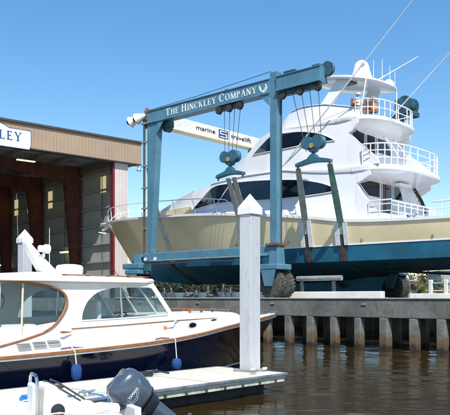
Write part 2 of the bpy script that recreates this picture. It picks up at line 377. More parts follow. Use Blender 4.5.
me.loops.add(q4.size); me.loops.foreach_set('vertex_index', q4.ravel()); me.polygons.add(len(q4)); me.polygons.foreach_set('loop_start', np.arange(0, q4.size, 4).astype('i'))
me.polygons.foreach_set('use_smooth', np.ones(len(q4), bool)); me.update(calc_edges=True); me.validate(); me.materials.append(M['water'])
wo_ = bpy.data.objects.new('water', me); S.collection.objects.link(wo_); wo_['kind'] = 'structure'
# sea bed and far horizon ground
mb = MB(); mb.add([(-4000, 1490, .1), (4000, 1490, .1), (4000, 7000, .1), (-4000, 7000, .1)], [(0, 1, 2, 3)])
single('far_ground', mb, M['paver'], None, None, WORLD, (0, 1490, .1), kind='structure', recalc=False)
# the boatyard land at the head of the slip, as a solid block with a quay face
mb = MB(); mb.box(-60, -1.6, -6.79, 110, -1, 2.1); mb.box(-1.6, 300, 50, 420, -1, 2.1)
single('boatyard_ground', mb, M['concrete'], None, None, LIFT, (-20, 0, 2.1), kind='structure')
mb = MB(); mb.box(-60, -1.602, -7.19, -6.802, 1.3, 2.14); mb.box(-60, -1.7, -6.98, -6.81, -1, 1.3)
single('quay_wall', mb, M['capdark'], 'dark stained concrete quay wall behind the white-topped motor boat, left of the piled pier', 'wall', LIFT, (-10, -6.9, 0))

# ---- near pier
pier = thing('pier', 'dark concrete piled pier in front carrying the near wheels of the blue boat lift', 'pier', LIFT, (8, -6, 0))
mb = MB(); mb.box(-1.6, 24, -7.15, -6.75, 1.32, 2.12)
part('pier_cap', mb, M['capdark'], pier, bevel=.03)
mb = MB(); mb.box(-1.6, 24, -7.19, -4.3, 2.123, 2.20)
part('deck_edge', MB().box(-1.6, 24, -7.2, -6.95, 2.124, 2.17), M['paver'], pier, bevel=.012)
part('pier_deck', MB().box(-1.6, 24, -6.745, -4.4, 1.75, 2.12), M['concrete'], pier)
part('inner_beam', MB().box(-1.6, 24, -4.8, -4.395, 1.3, 1.745), M['capdark'], pier)
base = None
ss = [11.2 + 1.27 * k for k in range(-9, 9)]
for i, s in enumerate(ss):
    for row, (t, w) in enumerate(((-6.98, .19), (-4.6, .17))):
        if row and i % 4 == 3: continue
        m_ = MB().box(-w, w, -w, w, -1, 1.318)
        if base is None or row == 1 and i == 0:
            o = mesh('pier_pile', m_, M['cpile'], (0, 0, 0), bevel=.04)
            if row == 0: base = o
            else: base2 = o
        else:
            o = (base2 if row else base).copy(); S.collection.objects.link(o)
        o.parent = pier; o.location = Vector((s + random.uniform(-.06, .06) + (.55 if row else 0), t, 0)) - Vector((8, -6, 0))
        o.rotation_euler = (random.uniform(-.012, .012), random.uniform(-.012, .012), random.uniform(-.09, .09)); o.scale = (random.uniform(.88, 1.12), random.uniform(.9, 1.1), 1)
        if row == 0 and i < 1: o['kind'] = o.get('kind', '') or None if False else o.get('kind', '')
for o in pier.children:
    if 'kind' in o.keys(): del o['kind']
for s in (0.6, 5.2, 10.2, 15.2, 19.6):       # small fastenings along the cap face
    part('pier_bracket', MB().box(s, s + .22, -7.20, -7.152, 1.86, 1.92), M['grey'], pier, bevel=.01)

# ---- far pier
fp = thing('pier', 'far concrete pier beyond the yacht, behind the long white kerb beam', 'pier', LIFT, (8, 6, 0))
part('pier_deck', MB().box(-1.595, 30, 4.8, 8.2, 1.5, 2.105), M['concrete'], fp, bevel=.03)
part('dark_backing', MB().box(-1.59, 30, 8.0, 8.15, -1, 1.498), M['timber'], fp)  # dark sheet added to blacken the gaps seen between the pier piles
for i in range(12):
    for t in (5.0, 7.9):
        part('pier_pile', MB().box(i * 2.4 + .2, i * 2.4 + .55, t - .17, t + .17, -1, 1.498), M['cpile'], fp)
kb = single('kerb_beam', MB().box(-.4, 14.8, -4.8, -4.45, 2.125, 2.47), M['lift_white'], 'long low white beam along the inner edge of the near pier, left of the far wheels', 'kerb', LIFT, (8, -4.6, 2.1), bevel=.03)
kb2 = single('kerb_beam', MB().box(16.2, 24, -4.8, -4.45, 2.125, 2.36), M['lift_white'], 'short low white beam on the near pier right of the far wheels', 'kerb', LIFT, (18, -4.6, 2.1), bevel=.03)

# ================================================================== SHED
shed = thing('boat_shed', 'big tan ribbed metal boat shed with open front and red steel frames', 'building', SHED, (-12, 0, 2.1))
L0 = -42
part('fascia', MB().box(L0, 0, -.35, .35, 13.15, 14.82), M['siding'], shed)
part('fascia_return', MB().box(-.35, 0, .352, 34, 13.15, 14.82), M['siding'], shed)
part('roof_edge', MB().box(L0, .12, -.5, .5, 14.822, 15.0), M['roofdark'], shed, bevel=.02)
part('soffit_trim', MB().box(L0, .02, -.37, .37, 13.07, 13.148), M['roofdark'], shed)
part('roof', MB().hexa([(L0, .5, 14.2), (-.36, .5, 14.2), (-.36, 34, 14.2), (L0, 34, 14.2)], [(L0, .5, 14.6), (-.36, .5, 14.6), (-.36, 34, 14.6), (L0, 34, 14.6)]), M['insul'], shed)
part('corner_panel', MB().box(-2.34, -1.07, 0, .3, 2.1, 13.068), M['siding2'], shed)
part('door_jamb', MB().box(-2.52, -2.342, -.04, .34, 2.1, 13.068), M['trimred'], shed)
w = part('side_wall', MB().box(-1.5, -1.08, .302, 34, 2.1, 13.0), M['lining'], shed)
part('side_wall', MB().box(L0, L0 + .3, .302, 34, 2.1, 13.0), M['lining'], shed)
part('back_wall', MB().box(L0, -1.08, 34.0, 34.3, 2.1, 14.2), M['lining'], shed)
# lining along the visible wall
part('wall_lining', MB().box(-1.75, -1.502, .36, 33.9, 2.1, 13.0), M['lining'], shed)
for z in (3.6, 5.1, 6.6, 8.1, 9.6, 11.1, 12.5):
    part('girt', MB().box(-1.98, -1.752, .4, 33.8, z, z + .14), M['girt'], shed)
cols = [6.3, 13.6, 20.9, 28.2]
for y in cols:
    m_ = MB(); m_.hexa([(-2.62, y - .2, 2.1), (-2.57, y - .2, 2.1), (-2.57, y + .2, 2.1), (-2.62, y + .2, 2.1)], [(-3.55, y - .2, 12.14), (-3.5, y - .2, 12.14), (-3.5, y + .2, 12.14), (-3.55, y + .2, 12.14)]); m_.box(-2.08, -2.0, y - .2, y + .2, 2.1, 13.6); m_.hexa([(-2.57, y - .03, 2.1), (-2.08, y - .03, 2.1), (-2.08, y + .03, 2.1), (-2.57, y + .03, 2.1)], [(-3.5, y - .03, 13.6), (-2.08, y - .03, 13.6), (-2.08, y + .03, 13.6), (-3.5, y + .03, 13.6)])
    part('frame_column', m_, M['steel_red'], shed)
    m_ = MB()
    m_.hexa([(L0 + 1, y - .04, 13.2), (-10, y - .04, 12.95), (-3.55, y - .04, 12.15), (-3.55, y + .04, 12.15), (-10, y + .04, 12.95), (L0 + 1, y + .04, 13.2)],
            [(L0 + 1, y - .04, 13.8), (-10, y - .04, 13.7), (-3.55, y - .04, 13.5), (-3.55, y + .04, 13.5), (-10, y + .04, 13.7), (L0 + 1, y + .04, 13.8)])
    m_.hexa([(-10, y - .2, 12.9), (-3.5, y - .2, 12.09), (-3.5, y + .2, 12.09), (-10, y + .2, 12.9)], [(-10, y - .2, 12.95), (-3.5, y - .2, 12.15), (-3.5, y + .2, 12.15), (-10, y + .2, 12.95)])
    part('rafter', m_, M['steel_red'], shed)
for x in [L0 + 3 + 2.2 * k for k in range(17)]:
    part('purlin', MB().box(x, x + .14, .6, 33.8, 13.85, 14.1), M['girt'], shed)
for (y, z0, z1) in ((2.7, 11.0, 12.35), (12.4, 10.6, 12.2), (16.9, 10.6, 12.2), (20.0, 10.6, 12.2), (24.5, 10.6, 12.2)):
    part('daylight_glow_panel', MB().box(-1.80, -1.755, y - .4, y + .4, z0, z1), M['litpanel'], shed)
for (x, y, z) in ((-9, 3.5, 12.95), (-17, 9, 12.6), (-14, 16, 12.6)):
    l = part('strip_light', MB().box(x, x + 1.5, y, y + .25, z, z + .08), M['lamp'], shed)
    part('light_hanger', MB().tube([(x + .7, y + .12, z + .08), (x + .7, y + .12, 14.15)], .02), M['darkgrey'], l)
part('strip_light', MB().box(-2.3, -2.0, 8.2, 9.5, 6.2, 6.32), M['lamp'], shed)
part('strip_light', MB().box(-2.3, -2.0, 21.5, 23, 5.5, 5.62), M['lamp'], shed)
for (y, x) in ((2.6, -1.85), (9.2, -1.85)):
    part('conduit', MB().tube([(x - .1, y, 2.1), (x - .1, y, 12.9)], .035), M['darkgrey'], shed)
cl = part('shed_floodlight', MB().lathe((-.4, -.6, 12.55), [(.03, .25), (.1, .2), (.2, 0), (.2, -.03)], 14), M['grey'], shed)
part('arm', MB().tube([(-.4, -.6, 12.8), (-.4, -.3, 12.9), (-.4, -.3, 13.1)], .03), M['grey'], cl)
# floor inside
single('shed_floor', MB().box(L0, -1.8, .5, 33.9, 2.104, 2.13), M['concrete'], None, None, SHED, (-20, 10, 2.1), kind='structure')
# sign on fascia
sg = thing('shop_sign', 'pale peaked sign board with blue serif capitals on the shed fascia', 'sign', SHED, (-16, -.36, 12.8))
q0 = -9.74
out = [(q0 - 14, 12.98), (q0 - .12, 12.98), (q0, 13.25), (q0, 14.25), (q0 - .12, 14.36), (q0 - 1.65, 14.36), (q0 - 2.3, 14.62), (q0 - 3.6, 14.8), (q0 - 14, 14.8)]
part('board', MB().slab([(a, -.385, b) for a, b in out], (0, -.08, 0)), M['sign'], sg, bevel=.01)
m_ = MB(); w_ = 8 * .60
lettering(m_, 'HINCKLEY', (q0 - .62 - w_, -.467, 13.50), (1, 0, 0), (0, 0, 1), .62, small=1, track=.16, width=w_); part('lettering', m_, M['text_blue'], sg)
m_ = MB()
for k in range(len(out)):
    a = out[k]; b = out[(k + 1) % len(out)]; m_.tube([(a[0], -.47, a[1]), (b[0], -.47, b[1])], .018, 5)
part('border', m_, M['text_blue'], sg)

# ================================================================== PEOPLE
def blob(mb, pts, rad):    # tapered chain with round joints
    pts = [Vector(p) for p in pts]
    for a, b, r0, r1 in zip(pts, pts[1:], rad, rad[1:]): mb.tube([a, a.lerp(b, .5), b], [r0, (r0 + r1) / 2, r1], 10)
    for p, r in zip(pts, rad): mb.ball(p, r * 1.0, 8)
def remesh(o, v=.014, sm=4):
    m = o.modifiers.new('remesh', 'REMESH'); m.mode = 'VOXEL'; m.voxel_size = v; m.use_smooth_shade = True
    s = o.modifiers.new('smooth', 'SMOOTH'); s.iterations = sm; s.factor = .5
def person(label, fr, loc, yaw, pose, shirt, cap=None, legs=None):
    """pose 'sit' or 'stand'; x forward"""
    t = thing('person', label, 'person', fr @ Matrix.Translation(loc) @ Matrix.Rotation(yaw, 4, 'Z'), (0, 0, 0))
    sit = pose == 'sit'
    hz = .50 if sit else .92
    b = MB(); c = MB(); l = MB()
    lean = .03
    b.ball((lean, 0, hz + .66), .105, 12, (.95, .78, 1.15)); b.ball((lean + .02, 0, hz + .60), .07, 8, (1, .9, 1)); b.ball((lean + .105, 0, hz + .645), .022, 6, (1, .8, 1.3))
    for s in (-1, 1): b.ball((lean, s * .085, hz + .65), .03, 6, (.6, .4, 1)); b.ball((lean + .088, s * .034, hz + .675), .013, 6)
    b.tube([(lean + .095, -.025, hz + .60), (lean + .1, 0, hz + .597), (lean + .095, .025, hz + .60)], .008, 6)
    blob(b, [(0, 0, hz + .42), (lean, 0, hz + .56)], [.065, .055])
    blob(b, [(0, 0, hz + .05), (0, 0, hz + .22), (0, 0, hz + .40)], [.12, .11, .12])
    for s in (-1, 1):
        sh = (0, s * .17, hz + .42)
        if sit: el, wr = (.14, s * .24, hz + .18), (.36, s * .12, hz + .20)
        else: el, wr = (-.02, s * .26, hz + .13), (.08, s * .25, hz - .10)
        blob(b, [(0, s * .08, hz + .42), sh, el, wr], [.07, .058, .043, .028])
        d = (Vector(wr) - Vector(el)).normalized(); pm = Vector(wr) + d * .05; blob(b, [wr, pm], [.028, .036])
        side = d.cross(Vector((0, 0, 1))).normalized() if sit else Vector((1, 0, 0))
        for k, ln in enumerate((.07, .08, .075, .06)):
            r0 = pm + side * (.033 - .021 * k); blob(b, [r0, r0 + d * ln * .6, r0 + d * ln - Vector((0, 0, .015))], [.011, .010, .008])
        blob(b, [pm + side * .03 - d * .03, pm + side * .065, pm + side * .07 + d * .03], [.013, .011, .009])
        hp = (0, s * .09, hz)
        if sit: kn, an, toe = (.42, s * .13, hz + .02), (.40, s * .12, hz - .40), (.54, s * .13, hz - .44)
        else: kn, an, toe = (.03, s * .11, hz - .44), (0, s * .11, hz - .86), (.15, s * .13, hz - .90)
        blob(b, [hp, kn, an, toe], [.10, .062, .04, .04])
        blob(c, [(0, s * .08, hz + .42), sh, tuple(Vector(sh).lerp(Vector(el), .75))], [.085, .078, .066])
        blob(l, [hp, tuple(Vector(hp).lerp(Vector(kn), .9))], [.118, .085])
    blob(c, [(0, 0, hz + .04), (0, 0, hz + .2), (0, 0, hz + .40)], [.145, .135, .14])
    for s in (-1, 1): blob(c, [(0, s * .05, hz + .04), (0, s * .07, hz + .2), (0, s * .09, hz + .38)], [.125, .12, .12])
    blob(l, [(0, -.05, hz + .02), (0, .05, hz + .02)], [.14, .14])
    bo = part('body', b, M['skin'], t); remesh(bo)
    so_ = part('shirt', c, shirt, t); remesh(so_); lo = part('shorts', l, M['pants'], t); remesh(lo)
    if cap:
        m_ = MB(); m_.lathe((lean - .005, 0, hz + .68), [(.116, 0), (.113, .06), (.09, .11), (.04, .14), (.005, .145)], 16); m_.slab([(lean + .08, -.08, hz + .69), (lean + .2, -.06, hz + .685), (lean + .2, .06, hz + .685), (lean + .08, .08, hz + .69)], (0, 0, .012))
        part('cap', m_, cap, t, smooth=True)
    else:
        m_ = MB(); m_.ball((lean - .02, 0, hz + .69), .112, 12, (.92, .82, 1.0)); part('hair', m_, M['hair'], t, smooth=True)
    return t
person('person in pale blue shirt standing by the open boat shed', WORLD, (-15.4, 49.2, 2.1), R(-70), 'stand', M['shirtb'])

# ================================================================== YACHT
ya = thing('motor_yacht', 'huge white and cream three deck sport yacht hanging in the slings of the blue lift', 'yacht', LIFT, (4, 0, 2.4))
SH = [(-11.3, 7.65), (-8, 7.55), (-5.3, 7.42), (-2.2, 7.26), (2.2, 7.05), (5.3, 6.8), (8.2, 6.5), (10.4, 6.22), (12.15, 5.97), (14, 5.85), (17.6, 5.76), (21, 5.78)]
SB = [(-11.3, .04), (-10.7, .62), (-9.5, 1.35), (-7.5, 2.25), (-4.5, 3.15), (-1, 3.65), (4, 3.87), (10, 3.85), (16, 3.75), (21, 3.5)]
MBt = [(-10.05, .03), (-9, .55), (-7, 1.4), (-4, 2.45), (0, 3.25), (4, 3.62), (10, 3.75), (16, 3.68), (21, 3.45)]
WB = [(-8.62, .03), (-7.5, .45), (-5, 1.35), (-2, 2.25), (2, 3.05), (6, 3.45), (12, 3.62), (21, 3.4)]
CB = [(-7.9, .03), (-6.5, .6), (-4, 1.45), (0, 2.6), (5, 3.3), (12, 3.5), (21, 3.35)]
CZ = [(-7.9, 4.35), (-4, 4.22), (2, 4.08), (8, 4.0), (21, 4.0)]
KZ = [(-7.2, 3.62), (-5.5, 3.3), (-2, 3.08), (4, 2.95), (9, 3.02), (11.5, 3.25), (13.5, 3.5), (21, 3.62)]
def sheer(s): return itp(SH, s)
NP = 70
def curve(s0, f, k=1.25): return [f(s0 + (21 - s0) * (i / (NP - 1)) ** k) for i in range(NP)]
MZ = lambda s: 4.78 + (sheer(max(s, -11.3)) - 4.78) * .57
sh_ = curve(-11.3, lambda s: (s, itp(SB, s), sheer(s)))
mi_ = curve(-10.05, lambda s: (s, itp(MBt, s), 6.42 + (MZ(s) - 6.42) * min(1, (s + 10.05) / 4)))
wl_ = curve(-8.62, lambda s: (s, itp(WB, s), 4.78))
ch_ = curve(-7.9, lambda s: (s, itp(CB, s), itp(CZ, s)))
ke_ = curve(-7.2, lambda s: (s, 0.0, itp(KZ, s)))
def quad(a, b, c, t):   # passes through a (t=0), b (t=.5), c (t=1)
    return tuple(a[i] * (2*t*t - 3*t + 1) + b[i] * (4*t - 4*t*t) + c[i] * (2*t*t - t) for i in range(3))
topside = [[quad(wl_[i], mi_[i], sh_[i], t) for i in range(NP)] for t in rng(0, 1, 9)]
def both(mb, rows):
    for sg_ in (1, -1):
        for a, b in zip(rows, rows[1:]):
            A = [(p[0], p[1] * sg_, p[2]) for p in a]; B = [(p[0], p[1] * sg_, p[2]) for p in b]; mb.strip(A, B)
m_ = MB(); both(m_, topside)
tr = [r[-1] for r in topside]; m_.slab([(21, -y, z) for _, y, z in tr] + [(21, y, z) for _, y, z in tr[::-1]], (.03, 0, 0))
part('hull', m_, M['cream'], ya, smooth=True, weld=True)
m_ = MB(); low = [ke_, [tuple((a[k] + b[k]) / 2 for k in range(3)) for a, b in zip(ke_, ch_)], ch_, [tuple((a[k] + b[k]) / 2 for k in range(3)) for a, b in zip(ch_, wl_)], wl_]; both(m_, low)
tr = [r[-1] for r in low]; m_.slab([(21, -y, z) for _, y, z in tr] + [(21, y, z) for _, y, z in tr[::-1]], (.03, 0, 0))
m_.hexa([(2.5, -.13, 3.0), (12.3, -.13, 3.3), (12.3, .13, 3.3), (2.5, .13, 3.0)], [(4.2, -.1, 2.55), (11.9, -.1, 2.5), (11.9, .1, 2.5), (4.2, .1, 2.55)])
part('hull_bottom', m_, M['bottom'], ya, smooth=True, weld=True)
# boot stripe, covering board, deck
m_ = MB()
for sg_ in (1, -1): m_.loft([[(p[0], sg_ * (p[1] - .03), p[2] - .01), (p[0], sg_ * (p[1] + .022), p[2] - .01), (p[0], sg_ * (p[1] + .024), p[2] + .06), (p[0], sg_ * (p[1] - .03), p[2] + .06)] for p in wl_])
part('boot_stripe', m_, M['white'], ya)
m_ = MB()
for sg_ in (1, -1): m_.loft([[(p[0], sg_ * max(p[1] - .12, 0), p[2] - .05), (p[0], sg_ * (p[1] + .05), p[2] - .05), (p[0], sg_ * (p[1] + .05), p[2] + .09), (p[0], sg_ * max(p[1] - .12, 0), p[2] + .09)] for p in sh_])
part('covering_board', m_, M['white'], ya, smooth=True)
m_ = MB(); m_.strip([(p[0], -max(p[1] - .05, 0), p[2] + .03) for p in sh_], [(p[0], 0, p[2] + .09) for p in sh_]); m_.strip([(p[0], 0, p[2] + .09) for p in sh_], [(p[0], max(p[1] - .05, 0), p[2] + .03) for p in sh_])
part('deck', m_, M['white'], ya, smooth=True, weld=True)
for s in (-7.0, 4.4):
    p = [q for q in topside[6] if abs(q[0] - s) < .4][0]
    m_ = MB().box(p[0], p[0] + .6, -p[1] - .03, -p[1] + .03, p[2] - .05, p[2] + .01)
for (s, dz) in ((-3.5, .55), (1.5, .5), (5.0, .5), (8.4, .45), (13.2, .4), (16.6, .4)):
    j = min(range(NP), key=lambda i: abs(topside[1][i][0] - s)); q = topside[1][j]
    part('hull_outlet', MB().lathe((q[0], -q[1] - .015, q[2] + .06), [(.07, -.02), (.075, .03), (.04, .035)], 12, 'y'), M['grey'], ya)
# propellers and rudders
for sg_ in (1, -1):
    m_ = MB(); m_.tube([(13.2, sg_ * 1.3, 3.55), (18.2, sg_ * 1.3, 3.2)], .06); part('propeller_shaft', m_, M['chrome'], ya)
    m_ = MB(); m_.lathe((18.2, sg_ * 1.3, 3.2), [(.02, -.15), (.11, -.1), (.11, .12), (.02, .2)], 12, 'x')
    for k in range(5):
        a = k * 1.2566; c_, s_ = math.cos(a), math.sin(a)
        pl = [(-.10, .08, -.06), (-.05, .34, -.2), (0, .46, 0), (.05, .34, .18), (.08, .08, .08)]
        m_.slab([(18.2 + x, sg_ * 1.3 + r * c_ - w * s_, 3.2 + r * s_ + w * c_) for x, r, w in pl], (.02, 0, 0))
    part('propeller', m_, M['teak'], ya)
    part('rudder', MB().hexa([(19.0, sg_ * 1.3 - .05, 3.6), (19.8, sg_ * 1.3 - .02, 3.6), (19.8, sg_ * 1.3 + .02, 3.6), (19.0, sg_ * 1.3 + .05, 3.6)], [(19.1, sg_ * 1.3 - .04, 2.7), (19.7, sg_ * 1.3 - .02, 2.7), (19.7, sg_ * 1.3 + .02, 2.7), (19.1, sg_ * 1.3 + .04, 2.7)]), M['bottom'], ya)
# ---- house, level 1
def w1(s, z):
    b = lin([(-5, 1.0), (-3.4, 2.0), (-.5, 2.75), (2.5, 3.25), (6, 3.4), (13, 3.42), (15, 3.45)], s); return b - .12 * (z - 7.3)
Z1T = [(-4.9, 7.48), (-3.6, 7.86), (-1.5, 8.28), (.5, 8.66), (2.6, 8.98), (5, 9.12), (8, 9.08), (12.6, 8.72)]
def z1t(s): return lin(Z1T, s)
ZK = lambda s: lin([(-4.9, 7.4), (-1, 7.28), (.8, 7.38), (3, 7.45), (8, 7.3), (11, 7.0), (12.6, 6.7)], s)
rings = []
for s in rng(-4.9, 12.6, 60):
    zt, zk, zs = z1t(s), ZK(s), sheer(s) + .04; e = min(itp(SB, s) - .05, 3.84) if s > -1 else w1(s, 7) + .05 + max(0, (s + 2) * .6)
    e = max(e, w1(s, zk)); k_ = min(1, max(0, (s + 4.9) / 3)); ca = .05 + .25 * k_
    h = [(s, e, zs), (s, w1(s, zk), zk), (s, w1(s, (zk + zt) / 2), (zk + zt) / 2), (s, w1(s, zt), zt), (s, w1(s, zt) * .6, zt + ca * .7), (s, 0, zt + ca)]
    rings.append([(a, -b, c) for a, b, c in h] + h[::-1][1:])
part('saloon_house', MB().loft(rings), M['white'], ya, smooth=True)
# foredeck trunk cream coaming
rings = []
for s in rng(-5.2, .7, 16):
    w_ = w1(s, 7.2) + .07; zt = min(z1t(s) - .12, 7.78); h = [(s, w_, sheer(s) + .06), (s, w_, zt), (s, w_ - .12, zt + .01)]
    rings.append([(a, -b, c) for a, b, c in h] + h[::-1])
part('foredeck_trunk', MB().loft(rings), M['cream'], ya, smooth=True)
part('windshield_cover', MB().loft([[(s, -w1(s, z1t(s)) * q, z1t(s) + .02 + d) for q, d in ((1.012, -.35), (1.015, .02), (.6, .22), (0, .3), (-.6, .22), (-1.015, .02), (-1.012, -.35))] for s in rng(-1.2, .55, 6)], closed=False), M['cover'], ya, smooth=True)
# window bands on the sides
def band(name, top, bot, wf, parent, off=.03, n=44, mm='glass'):
    s0, s1 = top[0][0], top[-1][0]
    for sg_ in (-1, 1):
        m2 = MB(); A = []; B = []; A2 = []; B2 = []
        for s in rng(s0, s1, n):
            zt, zb = itp(top, s), itp(bot, s)
            if zt < zb + .01: zt = zb + .01
            A.append((s, sg_ * (wf(s, zt) + off), zt)); B.append((s, sg_ * (wf(s, zb) + off), zb)); A2.append((s, sg_ * (wf(s, zt) - .05), zt)); B2.append((s, sg_ * (wf(s, zb) - .05), zb))
        m2.loft([[a, b, b2, a2] for a, b, b2, a2 in zip(A, B, B2, A2)]); g = part(name, m2, M[mm], parent, smooth=True)
        f = MB(); f.tube(A, .028, 6); f.tube(B, .028, 6); f.tube([A[0], B[0]], .028, 6); part('window_frame', f, M['white'], g, smooth=True)
W1T = [(.66, 7.54), (1.6, 8.14), (2.6, 8.72), (3.6, 8.80), (5.6, 8.74), (7.83, 8.56), (9.2, 8.38), (10.4, 8.10), (11.1, 7.84), (11.6, 7.58)]
W1B = [(.66, 7.52), (2.9, 7.70), (5.5, 7.60), (7.83, 7.50), (10.2, 7.50), (11.6, 7.57)]
band('saloon_window', W1T, W1B, w1, ya)
part('window_mullion', MB().loft([[(s, -w1(s, z) - .055, z), (s + .07, -w1(s, z) - .055, z), (s + .07, -w1(s, z), z), (s, -w1(s, z), z)] for s, z in ((3.0, 7.66), (4.0, 8.74))]), M['white'], ya)
for sg_ in (-1, 1):     # small louvred vents, cleats and a moulded joint on the house side
    for k in range(3): part('side_vent', MB().box(1.6 + k * .0, 2.3, sg_ * 3.44 - .01, sg_ * 3.44 + .01, 7.18 + k * .07, 7.20 + k * .07), M['grey'], ya)
    for s in (-6.5, 3.2, 9.0, 15.8): part('deck_cleat', MB().tube([(s - .22, sg_ * (itp(SB, s) - .1), sheer(s) + .2), (s, sg_ * (itp(SB, s) - .1), sheer(s) + .16), (s + .22, sg_ * (itp(SB, s) - .1), sheer(s) + .2)], .035, 8), M['chrome'], ya)
# aft wings (cut back in a V) and bulkhead, levels 1 and 2
def wings(up, lo, wf, th=.14):
    for sg_ in (-1, 1):
        for poly in (up, lo):
            m2 = MB(); m2.hexa([(s, sg_ * (wf(min(s, 13), z)), z) for s, z in poly], [(s, sg_ * (wf(min(s, 13), z) - th), z) for s, z in poly]); part('side_wing', m2, M['white'], ya, smooth=False)
wings([(12.58, 8.68), (12.58, 7.84), (12.9, 7.98), (13.3, 8.2), (13.3, 8.68)],
      [(12.58, 7.84), (12.58, 5.95), (14.9, 5.80), (14.57, 5.9), (14.2, 6.1), (13.8, 6.42), (13.4, 6.82), (13.05, 7.2), (12.8, 7.5)], w1)
m_ = MB().box(12.45, 12.62, -3.3, 3.3, 5.8, 8.55); part('saloon_bulkhead', m_, M['white'], ya)
def onb(name, s, poly, mm, parent, d=.05, fr=True):
    g = part(name, MB().slab([(s, t, z) for t, z in poly], (d, 0, 0)), M[mm], parent)
    if fr:
        f = MB(); n = len(poly)
        for k in range(n):
            a, b = poly[k], poly[(k + 1) % n]; f.tube([(s + d, a[0], a[1]), (s + d, b[0], b[1])], .022, 5)
        part('window_frame', f, M['white'], g)
    return g
onb('aft_window', 12.622, [(-3.22, 7.86), (-2.75, 7.55), (-2.35, 7.32), (-1.22, 7.32), (-1.22, 8.38)], 'glass2', ya)
d_ = onb('saloon_door', 12.622, [(-1.0, 6.1), (.02, 6.1), (.02, 8.4), (-1.0, 8.4)], 'mahog', ya)
part('door_glass', MB().box(12.675, 12.69, -.62, -.1, 6.6, 8.25), M['glass'], d_)
onb('aft_window', 12.622, [(.22, 7.4), (.22, 8.38), (.7, 8.38), (1.2, 7.55), (1.2, 7.4)], 'glass', ya)
part('cockpit_locker', MB().box(12.64, 13.3, -.2, 2.6, 5.85, 6.75), M['white'], ya, bevel=.05)
onb('locker_vent', 13.302, [(.5, 6.2), (1.3, 6.2), (1.3, 6.55), (.5, 6.55)], 'glass', ya, fr=False)
part('cockpit_stair', MB().box(12.64, 14.0, -3.1, -1.4, 5.85, 6.3), M['white'], ya, bevel=.05)
# ---- deck 2 with aft overhang
def outline(s_in, s_out, hw, n=22, e=3.2):
    P = []
    for k in range(n + 1):
        a = -math.pi / 2 + math.pi * k / n; c_, s_ = math.cos(a), math.sin(a)
        P.append((s_in + (s_out - s_in) * abs(c_) ** (2 / e), hw * math.copysign(abs(s_) ** (2 / e), s_)))
    return P
def overhang(name, s_in, s_out, hw, z_in, z_eb, z_et, z_top, lipw=.06, sb=None):
    P = outline(s_in, s_out, hw); sb = sb or s_in; m2 = MB(); rows = []
    Q = outline(s_in, s_out - .9, hw - .35)
    rows.append([(sb, t * .98, z_in) for s, t in Q]); rows.append([(s, t, z_in + (z_eb - z_in) * .55) for s, t in Q]); rows.append([(s - .03, t * .99, z_eb) for s, t in P]); rows.append([(s, t, z_eb + .04) for s, t in P])
    rows.append([(s, t, z_et - .03) for s, t in P]); rows.append([(s - .03, t * .99, z_et) for s, t in P]); rows.append([(sb, t * .98, z_top) for s, t in P])
    for a, b in zip(rows, rows[1:]): m2.strip(a, b)
    return part(name, m2, M['white'], ya, smooth=True, weld=True)
overhang('second_deck', 12.3, 14.55, 3.36, 8.05, 8.42, 8.70, 8.76, sb=12.45)
# deck 2 brow line along the sides
m_ = MB()
for sg_ in (-1, 1):
    rr_ = []
    for s in rng(2.4, 12.45, 34):
        f = max(0, min(1, (s - 8) / 4.4)); z0 = (z1t(s) - .06) * (1 - f) + 8.44 * f; z1 = (z1t(s) + .02) * (1 - f) + 8.68 * f; o_ = w1(s, z1) + .07 + .03 * f
        rr_.append([(s, sg_ * (o_ - .2), z0 - .04), (s, sg_ * (o_ - .02), z0), (s, sg_ * o_, (z0 + z1) / 2), (s, sg_ * (o_ - .02), z1), (s, sg_ * (o_ - .2), z1 + .03)])
    m_.loft(rr_)
part('brow', m_, M['white'], ya, smooth=True)
part('deck_light', MB().box(13.2, 13.5, -.6, .6, 8.0, 8.10), M['white2'], ya)
# ---- house, level 2
def w2(s, z):
    b = lin([(2.5, 1.9), (4.5, 2.45), (6.5, 2.85), (9, 2.98), (12, 2.95), (14.5, 3.1)], s); return b - .16 * (z - 10.0)
Z2T = [(2.5, 9.15), (3.4, 9.72), (4.69, 10.52), (5.8, 11.3), (6.4, 11.45), (8, 11.5), (11.8, 11.2)]
rings = []
for s in rng(2.5, 11.8, 44):
    zt = lin(Z2T, s); zb = z1t(s) - .05; zm = (zb + zt) / 2
    h = [(s, w2(s, zb), zb), (s, w2(s, zm), zm), (s, w2(s, zt), zt), (s, w2(s, zt) * .6, zt + .16), (s, 0, zt + .22)]
    rings.append([(a, -b, c) for a, b, c in h] + h[::-1][1:])
part('bridge_house', MB().loft(rings), M['white'], ya, smooth=True)
W2T = [(5.25, 10.38), (6.0, 10.85), (6.75, 11.22), (7.9, 11.18), (8.8, 11.09), (9.9, 10.82), (10.6, 10.52), (11.05, 10.26)]
W2B = [(5.25, 10.36), (7.5, 10.30), (9.6, 10.32), (11.05, 10.25)]
band('bridge_window', W2T, W2B, w2, ya)
wings([(11.78, 11.25), (11.78, 10.55), (12.05, 10.72), (12.3, 11.0), (12.3, 11.3)],
      [(11.78, 10.55), (11.78, 8.74), (13.75, 8.70), (13.65, 8.95), (13.45, 9.18), (13.0, 9.55), (12.5, 9.95), (12.15, 10.28)], w2)
part('bridge_bulkhead', MB().box(11.7, 11.82, -2.75, 2.75, 8.74, 11.2), M['white'], ya)
onb('aft_window', 11.822, [(-2.66, 10.55), (-2.1, 10.0), (-1.4, 9.9), (-1.4, 10.95), (-1.9, 10.95)], 'glass2', ya)
d_ = onb('bridge_door', 11.822, [(-1.2, 8.95), (-.3, 8.95), (-.3, 10.98), (-1.2, 10.98)], 'mahog', ya)
